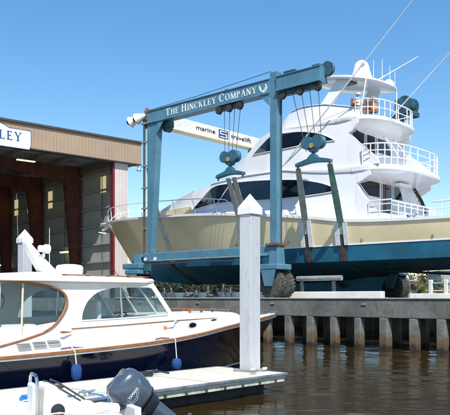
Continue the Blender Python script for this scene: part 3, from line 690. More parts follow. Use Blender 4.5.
part('door_glass', MB().box(11.875, 11.89, -1.05, -.45, 9.4, 10.85), M['glass2'], d_)
onb('aft_window', 11.822, [(-.1, 9.95), (1.6, 9.95), (1.2, 10.45), (.4, 10.95), (-.1, 10.95)], 'glass', ya)
overhang('flybridge_deck', 11.0, 13.25, 2.84, 10.62, 11.18, 11.42, 11.46, sb=11.6)
m_ = MB()
for sg_ in (-1, 1):
    rr_ = []
    for s in rng(6.6, 11.3, 24):
        f = max(0, min(1, (s - 7.2) / 3.9)); z1 = lin(Z2T, s) * (1 - f) + 11.41 * f; z0 = (z1 - .05) * (1 - f) + 11.19 * f; o_ = (w2(s, z1) - .02) * (1 - f) + 2.845 * f
        rr_.append([(s, sg_ * (o_ - .25), z0 - .03), (s, sg_ * (o_ - .02), z0), (s, sg_ * o_, (z0 + z1) / 2), (s, sg_ * (o_ - .02), z1), (s, sg_ * (o_ - .25), z1 + .03)])
    m_.loft(rr_)
part('brow', m_, M['white'], ya, smooth=True)
# ---- level 3 flybridge coaming
def w3(s, z): return lin([(5.8, 1.5), (7.2, 2.2), (9, 2.6), (11.8, 2.62)], s) - .30 * (z - 11.4)
rings = []
Z3T = [(5.9, 11.5), (6.8, 12.15), (7.5, 12.55), (8.3, 12.62), (10.0, 12.42), (11.2, 12.1), (12.2, 11.8)]
for s in rng(5.9, 12.2, 26):
    zt = lin(Z3T, s); zb = 11.3
    h = [(s, w3(s, zb) + .12, zb), (s, w3(s, zb), zb + .15), (s, w3(s, zt), zt), (s, w3(s, zt) - .15, zt), (s, w3(s, zt) - .2, 11.6 if s > 8.2 else zt - .02)]
    rings.append([(a, -b, c) for a, b, c in h] + h[::-1])
part('flybridge_coaming', MB().loft(rings), M['white'], ya, smooth=True)
m_ = MB().tube([(s, -w3(s, lin(Z3T, s)) - .02, lin(Z3T, s) + .02) for s in rng(7.5, 12.2, 14)], .035, 8); m_.tube([(s, w3(s, lin(Z3T, s)) + .02, lin(Z3T, s) + .02) for s in rng(7.5, 12.2, 14)], .035, 8)
part('coaming_trim', m_, M['white'], ya, smooth=True)
part('helm_console', MB().hexa([(8.6, -.9, 11.5), (9.6, -.9, 11.5), (9.6, .9, 11.5), (8.6, .9, 11.5)], [(8.7, -.8, 12.7), (9.3, -.8, 12.7), (9.3, .8, 12.7), (8.7, .8, 12.7)]), M['white'], ya, bevel=.05)
# hardtop
def htz(s): return 13.42 + (12.6 - s) * .19 + .10
P = [( (10.25 + 2.35 * math.copysign(abs(math.cos(a)) ** .72, math.cos(a))), 2.05 * math.copysign(abs(math.sin(a)) ** .8, math.sin(a))) for a in [2 * math.pi * k / 40 for k in range(40)]]
def rg(f, dz): return [(10.25 + (s - 10.25) * f, t * f, htz(10.25 + (s - 10.25) * f) + dz) for s, t in P]
m_ = MB(); m_.loft([rg(.02, -.02), rg(.5, -.05), rg(.93, -.10), rg(1, -.06), rg(1.0, .02), rg(.9, .10), rg(.5, .2), rg(.02, .24)])
part('hardtop', m_, M['white'], ya, smooth=True)
part('hatch', MB().box(10.2, 10.9, -1.25, -.55, htz(10.5) - .20, htz(10.5) - .10), M['glass'], ya)
for sg_ in (-1, 1):
    part('hardtop_support', MB().hexa([(9.0, sg_ * 2.0, 12.0), (9.9, sg_ * 2.0, 12.0), (9.9, sg_ * 1.88, 12.0), (9.0, sg_ * 1.88, 12.0)], [(10.3, sg_ * 1.62, htz(10.3) - .06), (11.1, sg_ * 1.62, htz(11.1) - .06), (11.1, sg_ * 1.52, htz(11.1) - .06), (10.3, sg_ * 1.52, htz(10.3) - .06)]), M['white'], ya, bevel=.02)
    part('hardtop_post', MB().tube([(11.9, sg_ * 1.9, 11.6), (12.1, sg_ * 1.6, htz(12.1) - .06)], .035), M['white2'], ya)
rd = part('radar_dome', MB().lathe((10.9, -.1, htz(10.9) + .16), [(.66, -.08), (.62, .08), (.54, .3), (.47, .52), (.43, .72), (.37, .90), (.27, 1.03), (.14, 1.11), (.01, 1.13)], 26), M['white'], ya, smooth=True)
for (s, t, r) in ((9.7, -1.5, .22), (12.0, .9, .30), (8.7, .6, .18)):
    part('antenna_dome', MB().lathe((s, t, htz(s) + .04), [(r, 0), (r, r * .5), (r * .8, r), (r * .4, r * 1.3), (.01, r * 1.38)], 18), M['white'], ya, smooth=True)
for (s, t, h) in ((11.3, .5, 1.45), (11.6, .9, 1.6), (11.9, 1.2, 1.3), (12.1, 1.4, 1.0)):
    part('whip_antenna', MB().tube([(s, t, htz(s)), (s, t, htz(s) + h)], .028, 6, .012), M['white'], ya)
part('light_pole', MB().tube([(11.2, .6, 14.0), (13.4, 1.6, 15.2)], .035, 6, .02), M['white'], ya)
for (a, b, f0) in (((7.4, -3.0, 9.05), (17.4, -3.55, 17.45), .55), ((8.2, 3.0, 10.3), (17.6, 3.4, 18.3), .72)):
    o = part('outrigger', MB().tube([a, tuple(Vector(a).lerp(Vector(b), .5)), b], .045, 8, .016), M['white'], ya)
    c_ = Vector(a).lerp(Vector(b), f0); d_ = (Vector(b) - Vector(a)).normalized()
    part('outrigger_collar', MB().tube([c_ - d_ * .1, c_ + d_ * .1], .1, 8), M['white2'], o)
    part('outrigger_brace', MB().tube([tuple(c_), (c_[0] - 3.2, c_[1] * .8, c_[2] - 2.2)], .012, 5), M['chrome'], o)
# rails
def railing(name, path, z0s, h, posts=9, mid=(.5,), r=.035, wide=True):
    top = [(s, t, z + h) for (s, t), z in zip(path, z0s)]; m2 = MB(); m2.tube(top, r, 8)
    for q in mid: m2.tube([(s, t, z + h * q) for (s, t), z in zip(path, z0s)], r * .7, 6)
    o = part(name, m2, M['white2'], ya, smooth=True)
    n = len(path)
    for k in range(posts):
        f = k * (n - 1) / (posts - 1); i = min(int(f), n - 2); g = f - i
        p = Vector((*path[i], z0s[i])).lerp(Vector((*path[i + 1], z0s[i + 1])), g); part('rail_post', MB().tube([p, p + Vector((0, 0, h))], r * .8, 6), M['white2'], o)
    return o
P = [q for q in outline(11.9, 14.45, 3.28, 60) if q[0] > 12.7 or q[1] > 0]; railing('second_deck_rail', P, [8.7] * len(P), 1.05, 19, (.35, .68))
P = [q for q in outline(11.0, 13.15, 2.65, 60) if q[0] > 12.0 or q[1] > 0]; railing('flybridge_rail', P, [11.42] * len(P), .86, 17, (.5,))
P = [(14.6, -3.5 + .2 * k) for k in range(24)]; railing('cockpit_rail', P, [5.85] * len(P), .95, 8, (.45, .8))
P = [(13.4, -3.55), (13.8, -3.55), (14.2, -3.55), (14.6, -3.5)]; railing('cockpit_rail', P, [5.9] * 4, .95, 3, (.45, .8))
P = [(16.75, -3.6), (17.4, -3.6), (18.6, -3.55), (20.5, -3.45)]; railing('stern_rail', P, [5.8, 5.8, 5.8, 5.8], .72, 6, (.55,))
# ladder rails on deck 2
for t in (-1.6, -.6):
    part('deck_ladder', MB().tube([(14.2, t, 8.75), (13.5, t + .3, 9.8), (12.6, t + .9, 10.6)], .03), M['white2'], ya)
# bow rail
def bowp(s, inset=.12): return max(itp(SB, s) - inset, 0)
for sg_ in (-1, 1):
    ps = rng(-11.2, 5.0, 40); m2 = MB()
    rt = [(s, sg_ * bowp(s), sheer(s) + .12 + lin([(-11.2, .15), (-10.9, .75), (-10, .95), (-2, .9), (2.5, .85), (4.2, .75), (5, .2)], s)) for s in ps]
    m2.tube(rt, .028, 8); o = part('bow_rail', m2, M['chrome' if False else 'white2'], ya, smooth=True)
    for s in (-10.6, -9.3, -7.6, -5.8, -4.0, -2.2, -.4, 1.4, 3.2):
        hh = lin([(-10.9, .75), (-10, .95), (-2, .9), (2.5, .85), (4.2, .75)], s); part('rail_post', MB().tube([(s + .32, sg_ * bowp(s + .3), sheer(s) + .08), (s, sg_ * bowp(s), sheer(s) + .12 + hh)], .022, 6), M['white2'], o)
an = part('anchor', MB().hexa([(-11.9, -.09, 7.25), (-10.9, -.09, 7.6), (-10.9, .09, 7.6), (-11.9, .09, 7.25)], [(-11.95, -.09, 7.42), (-10.9, -.09, 7.78), (-10.9, .09, 7.78), (-11.95, .09, 7.42)]), M['white2'], ya)
part('anchor_fluke', MB().hexa([(-12.1, -.3, 7.12), (-11.3, -.1, 6.95), (-11.3, .1, 6.95), (-12.1, .3, 7.12)], [(-12.1, -.28, 7.18), (-11.3, -.1, 7.08), (-11.3, .1, 7.08), (-12.1, .28, 7.18)]), M['white2'], an)
part('bow_pulpit', MB().box(-11.9, -10.7, -.28, .28, 7.72, 7.82), M['white'], ya, bevel=.03)
# striped ladder cushions / flag roll by the saloon side
m_ = MB(); m_.tube([(13.0, 1.9, 8.1), (13.5, 1.75, 7.4), (13.8, 1.7, 6.7)], .09, 10)
fl = thing('signal_flag', 'black and yellow striped flag hanging beside the saloon door', 'flag', LIFT, (13.5, 1.75, 6.7))
part('flag_cloth', m_, M['text_black'], fl, smooth=True)
for k in range(5):
    c_ = Vector((13.0, 1.9, 8.1)).lerp(Vector((13.8, 1.7, 6.7)), .1 + .19 * k); m2 = MB(); m2.ball(c_, .115, 8, (1, 1, .7)); part('flag_stripe', m2, M['yellow'], fl, smooth=True)
# helm chairs and crew
def chair(loc, label):
    t = thing('helm_chair', label, 'chair', LIFT @ Matrix.Translation(loc), (0, 0, 0), 'helm chairs on the flybridge')
    part('seat', MB().box(-.25, .25, -.27, .27, .62, .74), M['teak'], t, bevel=.04); part('backrest', MB().box(-.30, -.2, -.27, .27, .72, 1.25), M['teak'], t, bevel=.04)
    for sg_ in (-1, 1): part('armrest', MB().box(-.2, .22, sg_ * .3 - .03, sg_ * .3 + .03, .9, .95), M['teak'], t, bevel=.015)
    part('pedestal', MB().tube([(0, 0, 0), (0, 0, .62)], .06), M['chrome'], t); part('footrest', MB().tube([(.05, 0, .25), (.32, -.15, .25), (.32, .15, .25), (.05, 0, .25)], .02), M['chrome'], t)
    return t
chair((11.45, -1.35, 11.46), 'teak helm chair nearest the left end of the flybridge rail')
chair((11.75, -.35, 11.46), 'teak helm chair in the middle behind the flybridge rail')
person('person in white cap and white shirt sitting under the yacht hardtop', LIFT, (11.5, -1.35, 11.7), 2.9, 'sit', M['shirtw'], M['shirtw'])
person('person in orange shirt sitting on the flybridge right of the white capped one', LIFT, (11.8, -.35, 11.66), 2.6, 'sit', M['shirto'], M['shirtw'])

# ================================================================== BOAT LIFT
li = thing('boat_lift', 'blue gantry boat lift on rubber wheels straddling the yacht', 'boat lift', LIFT, (0, -5.79, 2.1))
def leg_taper(t, nm='leg'):
    lo = [(0, t - .2, 4.8), (.34, t - .2, 4.8), (.34, t + .2, 4.8), (0, t + .2, 4.8)]; hi = [(0, t - .22, 12.36), (.88, t - .22, 12.36), (.88, t + .22, 12.36), (0, t + .22, 12.36)]
    return part(nm, MB().hexa(lo, hi), M['lift'], li, bevel=.02)
lg = leg_taper(-5.79); leg_taper(5.79)
for t in (-5.79, 5.79):
    q = part('leg', MB().box(9.23, 9.66, t - .22, t + .22, 4.86, 13.42), M['lift'], li, bevel=.02)
    part('leg_flange', MB().box(9.06, 9.83, t - .39, t + .39, 4.76, 4.855), M['rust'], q)
    m2 = MB()
    for a in range(4):
        for b in range(4):
            if a in (0, 3) or b in (0, 3): m2.lathe((9.12 + a * .216, t - .33 + b * .22, 4.85), [(.03, 0), (.03, .06)], 6)
    part('flange_bolts', m2, M['rust'], q)
# girders
def girder(nm, x0, x1, t, z0, z1, w=.24, mt='lift'):
    g = part(nm, MB().box(x0, x1, t - w, t + w, z0 + .07, z1 - .05), M[mt], li, bevel=.015)
    part('girder_flange', MB().box(x0, x1, t - w - .07, t + w + .07, z0, z0 + .068), M[mt], g)
    part('girder_flange', MB().box(x0, x1, t - w - .04, t + w + .04, z1 - .048, z1), M[mt], g); return g
g = girder('top_girder', -.02, 9.225, -5.79, 12.37, 13.12)
girder('top_girder', 9.665, 12.3, -5.79, 12.37, 13.12, .3)
girder('top_girder', -.02, 9.225, 5.79, 12.37, 13.12); girder('top_girder', 9.665, 10.3, 5.79, 12.37, 13.12)
m2 = MB(); lettering(m2, 'THE HINCKLEY COMPANY', (1.62, -6.032, 12.56), (1, 0, 0), (0, 0, 1), .42, width=6.8, depth=.014); part('lettering', m2, M['text_white'], g)
m2 = MB()
for k in range(12):   # swirl emblem
    pass
def swirl(cx, cz, r0, a0, a1, r1, w, y):
    mm = MB(); pts = []
    for k in range(15):
        a = R(a0 + (a1 - a0) * k / 14); r = r0 + (r1 - r0) * k / 14; pts.append((cx + r * math.cos(a), cz + r * math.sin(a)))
    for p, q_ in zip(pts, pts[1:]):
        d = Vector((q_[0] - p[0], q_[1] - p[1])).normalized(); n_ = Vector((-d.y, d.x)) * w / 2
        mm.slab([(p[0] - n_.x, y, p[1] - n_.y), (q_[0] - n_.x, y, q_[1] - n_.y), (q_[0] + n_.x, y, q_[1] + n_.y), (p[0] + n_.x, y, p[1] + n_.y)], (0, -.014, 0))
    return mm
m2 = swirl(8.86, 12.72, .22, -200, 60, .17, .07, -6.032); m2.v += []; a_ = swirl(8.82, 12.76, .26, 150, 350, .12, .06, -6.036)
m2.add(a_.v, a_.f); part('emblem', m2, M['text_white'], g)
for t in (-5.79, 5.79):     # gussets and hose down the right legs
    part('gusset', MB().slab([(8.6, t - .26, 12.37), (9.225, t - .26, 12.37), (9.225, t - .26, 11.75)], (0, .03, 0)), M['lift'], li); part('gusset', MB().slab([(.9, t - .26, 12.36), (1.5, t - .26, 12.36), (.88, t - .26, 11.7)], (0, .03, 0)), M['lift'], li)
    part('hydraulic_hose', MB().tube([(9.7, t + .12, 4.9), (9.7, t + .12, 12.3)], .03), M['cable'], li)
part('top_rope', MB().tube([(-.1, -5.9, 13.2), (4, -5.9, 13.27), (9.2, -5.9, 13.5)], .018, 5), M['cable'], li)
for t in (-5.79, 5.79):
    b = part('bottom_girder', MB().box(-.25, 9.22, t - .25, t + .25, 4.26, 4.78), M['lift'], li, bevel=.05, bseg=3)
    part('hydraulic_pipe', MB().tube([(.3, t - .3, 4.3), (9.1, t - .3, 4.3)], .035), M['grey'], b)
    part('hydraulic_pipe', MB().tube([(.3, t - .28, 4.1), (4, t - .28, 4.14), (9.1, t - .28, 4.05)], .03), M['cable'], b)
cb = part('cross_beam', MB().box(.06, .60, -5.54, 5.54, 12.32, 13.06), M['lift_white'], li, bevel=.02)
part('cross_beam_flange', MB().box(0, .68, -5.54, 5.54, 12.25, 12.318), M['cream'], cb)
m2 = MB(); text_to(m2, 'marine', .40, (.605, -2.55, 12.60), (0, 1, 0), (0, 0, 1), 1.75); text_to(m2, 'travelift', .40, (.605, .72, 12.60), (0, 1, 0), (0, 0, 1), 2.0); part('lettering', m2, M['text_black'], cb)
m2 = MB(); 
m2.box(.602, .62, -.46, .42, 12.44, 12.98); part('emblem', m2, M['text_blue'], cb)
m2 = MB(); 
for (a, b, c, d) in ((-.36, .3, 12.86, 12.92), (-.36, -.28, 12.72, 12.92), (-.36, .3, 12.68, 12.74), (.24, .32, 12.52, 12.74), (-.36, .32, 12.49, 12.55)): m2.box(.622, .632, a, b, c, d)
part('emblem', m2, M['text_white'], cb)
# sheaves under the corners
def sheave(mbx, c, r, w=.12): mbx.lathe(c, [(.03, -w / 2), (r, -w / 2), (r, -w / 4), (r * .84, -.01), (r * .84, .01), (r, w / 4), (r, w / 2), (.03, w / 2)], 20, 'y')
m2 = MB(); sheave(m2, (1.35, -5.6, 12.05), .3, .3); m2.box(1.05, 1.65, -5.8, -5.4, 12.0, 12.36); part('corner_sheave', m2, M['lift_dark'], li, smooth=True)
m2 = MB(); m2.box(.1, .8, 3.0, 4.3, 11.85, 12.24); part('winch_housing', m2, M['lift'], li, bevel=.04)
m2 = MB(); m2.box(9.7, 11.2, 5.3, 6.1, 13.125, 13.4); m2.lathe((10.6, 5.7, 13.85), [(.55, -.45), (.55, -.38), (.38, -.36), (.38, .36), (.55, .38), (.55, .45)], 20, 'y'); m2.box(9.9, 10.3, 5.4, 6.0, 13.4, 14.3); part('winch_drum', m2, M['lift_dark'], li, smooth=True)
part('end_sheave', (lambda b: (sheave(b, (12.42, -5.62, 13.0), .34, .22), b)[1])(MB()), M['lift_dark'], li, smooth=True)
part('top_winch', MB().box(10.05, 10.75, -6.0, -5.6, 13.125, 13.3), M['lift_dark'], li, bevel=.04); part('top_winch', MB().box(11.75, 12.2, -6.0, -5.6, 13.125, 13.24), M['lift_dark'], li, bevel=.03)
for x in (.9, 6.1): part('top_fitting', MB().box(x, x + .25, -5.95, -5.65, 13.122, 13.2), M['rust'], li)
# trolleys, cables, blocks (fixed to the near and far girders)
def trolley(s0, s1, t, xs, zb):
    tr_ = part('trolley', MB().box(s0, s1, t - .16, t + .16, 12.14, 12.36), M['lift_dark'], li, bevel=.03); n = 3
    for k in range(n):
        m3 = MB(); sheave(m3, (s0 + (s1 - s0) * (k + .0) / (n - 1), t - .2, 12.14), .2, .16); part('sheave', m3, M['rubber'], tr_, smooth=True)
    m3 = MB()
    for a, b in xs: m3.tube([(a, t, 12.15), (b, t, zb)], .016, 5)
    part('hoist_cables', m3, M['cable'], li)
trolley(5.75, 7.2, -5.79, ((5.95, 6.0), (6.35, 6.25), (6.7, 6.5), (7.1, 6.75)), 9.6)
trolley(10.0, 12.1, -5.79, ((10.5, 11.3), (11.0, 11.6), (11.5, 11.9), (12.0, 12.2)), 9.2)
def block(s, z, w, yellow):
    b = thing('hoist_block', 'blue twin sheave hoist block hanging from the ' + ('left' if s < 9 else 'right') + ' trolley of the near girder', 'hoist block', LIFT, (s, -5.79, z - .5))
    m3 = MB()
    for d in (-.3, .3): m3.lathe((s + d, -5.79, z + .28), [(.03, -.2), (.31, -.2), (.31, -.1), (.26, -.06), (.26, .06), (.31, .1), (.31, .2), (.03, .2)], 22, 'y')
    part('sheaves', m3, M['hook'], b, smooth=True)
    m3 = MB(); m3.slab([(s - .52, -5.95, z + .22), (s - .12, -5.95, z - .18), (s + .12, -5.95, z - .18), (s + .52, -5.95, z + .22), (s, -5.95, z + .34)], (0, .32, 0)); part('cheek_plate', m3, M['hook'], b, bevel=.02)
    part('centre_pin', MB().lathe((s, -6.0, z + .12), [(.12, 0), (.12, .06)], 14, 'y'), M['yellow'], b)
    part('shank', MB().tube([(s, -5.79, z - .1), (s, -5.79, z - .42)], .1), M['hook'], b)
    m3 = MB(); m3.slab([(s - w, -5.93, z - .78), (s - w, -5.93, z - .62), (s - .3, -5.93, z - .46), (s - .12, -5.93, z - .28), (s + .12, -5.93, z - .28), (s + .3, -5.93, z - .46), (s + w, -5.93, z - .62), (s + w, -5.93, z - .78), (s + .2, -5.93, z - .68), (s - .2, -5.93, z - .68)], (0, .28, 0))
    part('spreader_bar', m3, M['hook'], b, bevel=.02)
    for sg_ in (-1, 1): part('shackle', MB().tube([(s + sg_ * (w - .08), -5.79, z - .70), (s + sg_ * (w - .08), -5.79, z - .9)], .045), M['rust'], b)
    return b
block(6.38, 9.35, .95, 1); block(11.72, 9.3, 1.0, 1)
# slings wrapping the hull
def sect(s):
    def at(rows): # point on longitudinal curve at s
        for a, b in zip(rows, rows[1:]):
            if a[0] <= s <= b[0]:
                f = (s - a[0]) / max(b[0] - a[0], 1e-6); return tuple(a[k] + (b[k] - a[k]) * f for k in range(3))
        return rows[-1]
    out_ = []
    for rows in [topside[j] for j in (7, 5, 3, 1)] + [wl_, low[3], ch_, low[1], ke_]:
        p = at(rows); out_.append((p[1], p[2]))
    return out_
def sling(nm, label, top, s_top, s_bot, upper, zsplit=5.0, wd=.19, chafe=False, far=True):
    t = thing(nm, label, 'sling', LIFT, (s_bot, 0, 2.6))
    sec = sect(s_bot); near = [(-(b + .07), z) for b, z in sec]; farp = [((b + .07), z) for b, z in sec[::-1]]
    keel = (0, sec[-1][1] - (.4 if 3 < s_bot < 12 else .06))
    pts = [(s_top, top[0], top[1])]; n0 = Vector((s_bot, near[0][0], near[0][1]))
    pts.append(tuple(Vector(pts[0]).lerp(n0, .5))); path = pts + [(s_bot, a, z) for a, z in near[:-1]]
    up_ = [p for p in path if p[2] >= zsplit]; lo_ = [up_[-1]] + [p for p in path if p[2] < zsplit] + [(s_bot, *keel)] + [(s_bot, a, z) for a, z in farp[1:]] + [(s_bot, (4.3), 6.6), (min(s_bot, 9.9), 5.79, 12.0)]
    def rib(pp, w, off=0.0, th=.03):
        m3 = MB(); rings = []
        for i, p in enumerate(pp):
            a = Vector(pp[max(i - 1, 0)]); b = Vector(pp[min(i + 1, len(pp) - 1)]); d = (b - a); d.x = 0; d.normalize(); nrm = Vector((0, d.z, -d.y)) * -1
            if nrm.y > 0 and p[1] < 0: nrm = -nrm
            p = Vector(p) + nrm * off; ww = w[i] if isinstance(w, list) else w
            rings.append([tuple(p + Vector((-ww, 0, 0))), tuple(p + Vector((ww, 0, 0))), tuple(p + Vector((ww, 0, 0)) - nrm * th), tuple(p + Vector((-ww, 0, 0)) - nrm * th)])
        return m3.loft(rings)
    ws = [wd * .75] + [wd] * (len(up_) - 1)
    part('upper_webbing', rib(up_, ws), M[upper], t)
    part('lower_webbing', rib(lo_, wd), M['strapbrown'], t)
    if chafe:
        seg = [p for p in path if 4.75 < p[2] < 6.6]
        for sg_ in (-1, 1):
            m3 = rib([(p[0] + sg_ * (wd + .06), p[1] - .02, p[2]) for p in seg], .13, .02, .05); part('chafe_sleeve', m3, M['chafe'], t)
    return t
sling('lifting_sling', 'grey webbing sling under the left hoist block, left of its pair', (-5.79, 8.5), 6.2, 5.35, 'strap', 4.9)
sling('lifting_sling', 'grey webbing sling under the left hoist block, right of its pair', (-5.79, 8.5), 6.62, 5.75, 'strap', 4.9)
sling('lifting_sling', 'grey green sling with white chafe sleeves from left end of the right hoist block', (-5.79, 8.45), 10.8, 9.85, 'strapgreen2', 5.2, chafe=True)
sling('lifting_sling', 'green webbing sling with white chafe sleeves from the right end of the right hoist block', (-5.79, 8.45), 12.64, 12.0, 'strapgreen', 5.2, chafe=True)
sling('lifting_sling', 'grey bow sling behind the left leg of the boat lift', (-5.3, 10.0), -.75, -1.75, 'strap', 4.4, wd=.2)
# left side conduit, lamps, brackets
m2 = MB().tube([(-.32, -5.95, 4.0), (-.32, -5.95, 12.9)], .07); part('conduit', m2, M['darkgrey'], li, smooth=True)
for z in (4.6, 6.2, 7.4, 8.6, 9.9, 11.3, 12.4): part('conduit_bracket', MB().box(-.5, .0, -6.03, -5.87, z, z + .09), M['grey'], li)
for (x, y, z) in ((-.75, -6.1, 12.8), (-.2, -6.1, 12.9)):
    fl_ = part('floodlight', MB().loft([[tuple(Vector((x, y, z)) + (Vector((-.85, -.35, -.35)).normalized() * h) + (Vector((-.35, -.1, .93)).normalized() * r * math.cos(a)) + Vector((.38, -.92, 0)).normalized() * r * math.sin(a)) for a in [2 * math.pi * k / 16 for k in range(16)]] for r, h in ((.06, -.1), (.14, 0), (.22, .2), (.34, .45), (.35, .52))]), M['white2'], li, smooth=True)
    c_ = Vector((x, y, z)) + Vector((-.85, -.35, -.35)).normalized() * .5
    part('lamp_lens', MB().ball(c_, .27, 10, (.7, 1, .7)), M['glass2'], fl_, smooth=True)
part('lamp_bracket', MB().tube([(-1.25, -6.0, 12.55), (0, -5.95, 12.75)], .05), M['grey'], li); part('top_pipe', MB().lathe((-.25, -5.8, 12.2), [(.13, 0), (.15, 1.0), (.08, 1.2)], 12), M['rust'], li)
# bogies
def bogie(s, t, sgn=1):
    y = part('bogie_yoke', MB().box(s - .62, s + .62, t - .72, t + .42, 3.55, 3.83), M['lift'], li, bevel=.05)
    part('yoke_cheek', MB().hexa([(s - .22, t - .72, 2.75), (s + .22, t - .72, 2.75), (s + .22, t - .64, 2.75), (s - .22, t - .64, 2.75)], [(s - .45, t - .72, 3.548), (s + .45, t - .72, 3.548), (s + .45, t - .64, 3.548), (s - .45, t - .64, 3.548)]), M['lift'], y)
    part('yoke_cheek', MB().hexa([(s - .22, t + .78, 2.75), (s + .22, t + .78, 2.75), (s + .22, t + .84, 2.75), (s - .22, t + .84, 2.75)], [(s - .45, t + .42, 3.548), (s + .45, t + .42, 3.548), (s + .45, t + .5, 3.548), (s - .45, t + .5, 3.548)]), M['lift'], y)
    part('kingpost', MB().hexa([(s - .3, t - .3, 3.832), (s + .3, t - .3, 3.832), (s + .3, t + .3, 3.832), (s - .3, t + .3, 3.832)], [(s - .26, t - .26, 4.75), (s + .26, t - .26, 4.75), (s + .26, t + .26, 4.75), (s - .26, t + .26, 4.75)]), M['lift'], li, bevel=.02)
    for d in (-.30, .40):
        m3 = MB(); prof = [(.34, -.2), (.58, -.22), (.66, -.19), (.71, -.1), (.72, 0), (.71, .1), (.66, .19), (.58, .22), (.34, .2)]; m3.lathe((s, t + d, 2.83), prof, 36, 'y')
        for k in range(26):
            a = 2 * math.pi * k / 26
            for h, da in ((-.1, 0), (.1, .12)):
                c_ = Vector((s + .722 * math.cos(a + da), t + d + h, 2.83 + .722 * math.sin(a + da))); tx = Vector((-math.sin(a + da), 0, math.cos(a + da))) * .05; ty = Vector((0, .085, 0)); nz_ = Vector((math.cos(a + da), 0, math.sin(a + da))) * .011
                m3.slab([tuple(c_ - tx - ty - nz_), tuple(c_ + tx - ty - nz_), tuple(c_ + tx + ty - nz_), tuple(c_ - tx + ty - nz_)], nz_ * 1.6)
        w_ = part('wheel', m3, M['tyre'], li, smooth=True)
        m3 = MB(); m3.lathe((s, t + d, 2.83), [(.34, -.17), (.36, -.2), (.32, -.16), (.12, -.10), (.12, -.2), (.02, -.22)], 20, 'y'); m3.lathe((s, t + d, 2.83), [(.36, .17), (.30, .12), (.02, .12)], 20, 'y'); part('rim', m3, M['lift'], w_, smooth=True)
for s, t in ((-.85, -5.79), (9.5, -5.79), (-.85, 5.79), (9.75, 5.79)): bogie(s, t)
part('engine_housing', MB().box(-1.75, -.2, -6.45, -5.2, 3.86, 4.2), M['lift'], li, bevel=.06)
part('control_box', MB().box(-.1, .45, -6.22, -6.06, 3.7, 4.15), M['lift_dark'], li, bevel=.03)
for (x, z) in ((-.1, 4.42), (.75, 4.42)): part('pin_cap', MB().lathe((x, -6.10, z), [(.1, 0), (.1, .08)], 12, 'y'), M['white2'], li)

# ================================================================== YARD CLUTTER under the yacht
def jack(loc, h, label, rot):
    t = thing('jack_stand', label, 'boat stand', LIFT @ Matrix.Translation(loc) @ Matrix.Rotation(rot, 4, 'Z'), (0, 0, 0), 'boat stands under the yacht')
    for k in range(3):
        a = k * 2.094; part('leg', MB().tube([(.24 * math.cos(a), .24 * math.sin(a), 0), (.04 * math.cos(a), .04 * math.sin(a), h * .75)], .035), M['grey'], t)
    part('screw', MB().tube([(0, 0, h * .45), (0, 0, h)], .03), M['chrome'], t); part('top_pad', MB().box(-.13, .13, -.1, .1, h, h + .06), M['rust'], t, bevel=.01)
    return t
jl = ['grey boat stand with rusty pad, leftmost of the row on the near pier', 'grey boat stand second from the left in the row on the near pier', 'lowest grey boat stand, third from the left on the near pier', 'low grey boat stand, fourth from the left on the near pier', 'grey boat stand, fifth from the left, taller than the two before it', 'tallest grey boat stand in the row on the near pier', 'grey boat stand at the right end of the row beside the tall white pile']
for k, (s, t, h) in enumerate(((.4, -4.98, .62), (1.0, -5.0, .62), (2.2, -4.95, .42), (3.07, -5.0, .46), (3.95, -4.95, .72), (5.15, -5.0, .78), (5.65, -4.95, .62))):
    jack((s, t, 2.125), h, jl[k], k * .7)
def keelblock(loc, label, m_k):
    t = thing('keel_block', label, 'timber block', LIFT @ Matrix.Translation(loc), (0, 0, 0)); 
    part('timber', MB().box(-.4, .4, -.12, .12, 0, .12), M['timber'], t, bevel=.02); part('timber', MB().box(-.12, .12, -.3, .3, .122, .24), M['timber'], t, bevel=.02); part('chock', MB().box(-.2, .2, -.1, .1, .242, .36), m_k, t, bevel=.02)
keelblock((2.65, -5.05, 2.125), 'stack of timbers with a pale chock between the low boat stands on the near pier', M['boatwhite']); keelblock((4.5, -5.1, 2.125), 'stack of timbers topped with a dark chock left of the tallest boat stand', M['rubber'])
pr_ = thing('pipe_rail', 'thick silver pipe on two short posts just right of the near wheels', 'railing', LIFT, (11.4, -4.62, 2.12))
part('pipe', MB().tube([(9.9, -4.62, 3.13), (12.55, -4.62, 3.13)], .13, 14), M['grey'], pr_, smooth=True)
for s in (10.2, 12.1): part('post', MB().box(s - .07, s + .07, -4.69, -4.55, 2.472, 3.02), M['darkgrey'], pr_)
br = thing('blue_handrail', 'light blue handrail with white posts on the far pier right of the far wheels', 'railing', LIFT, (14, 7.6, 2.1))
part('rail', MB().tube([(10.9, 7.6, 3.05), (26, 7.6, 3.05)], .06, 10), M['bluerail'], br, smooth=True); part('rail', MB().tube([(10.9, 7.6, 2.6), (26, 7.6, 2.6)], .03, 8), M['white2'], br, smooth=True)
for s in (11.2, 12.2, 14.05, 17, 20, 23): part('post', MB().box(s - .12, s + .12, 7.5, 7.7, 2.106, 3.28), M['white2'], br, bevel=.03)

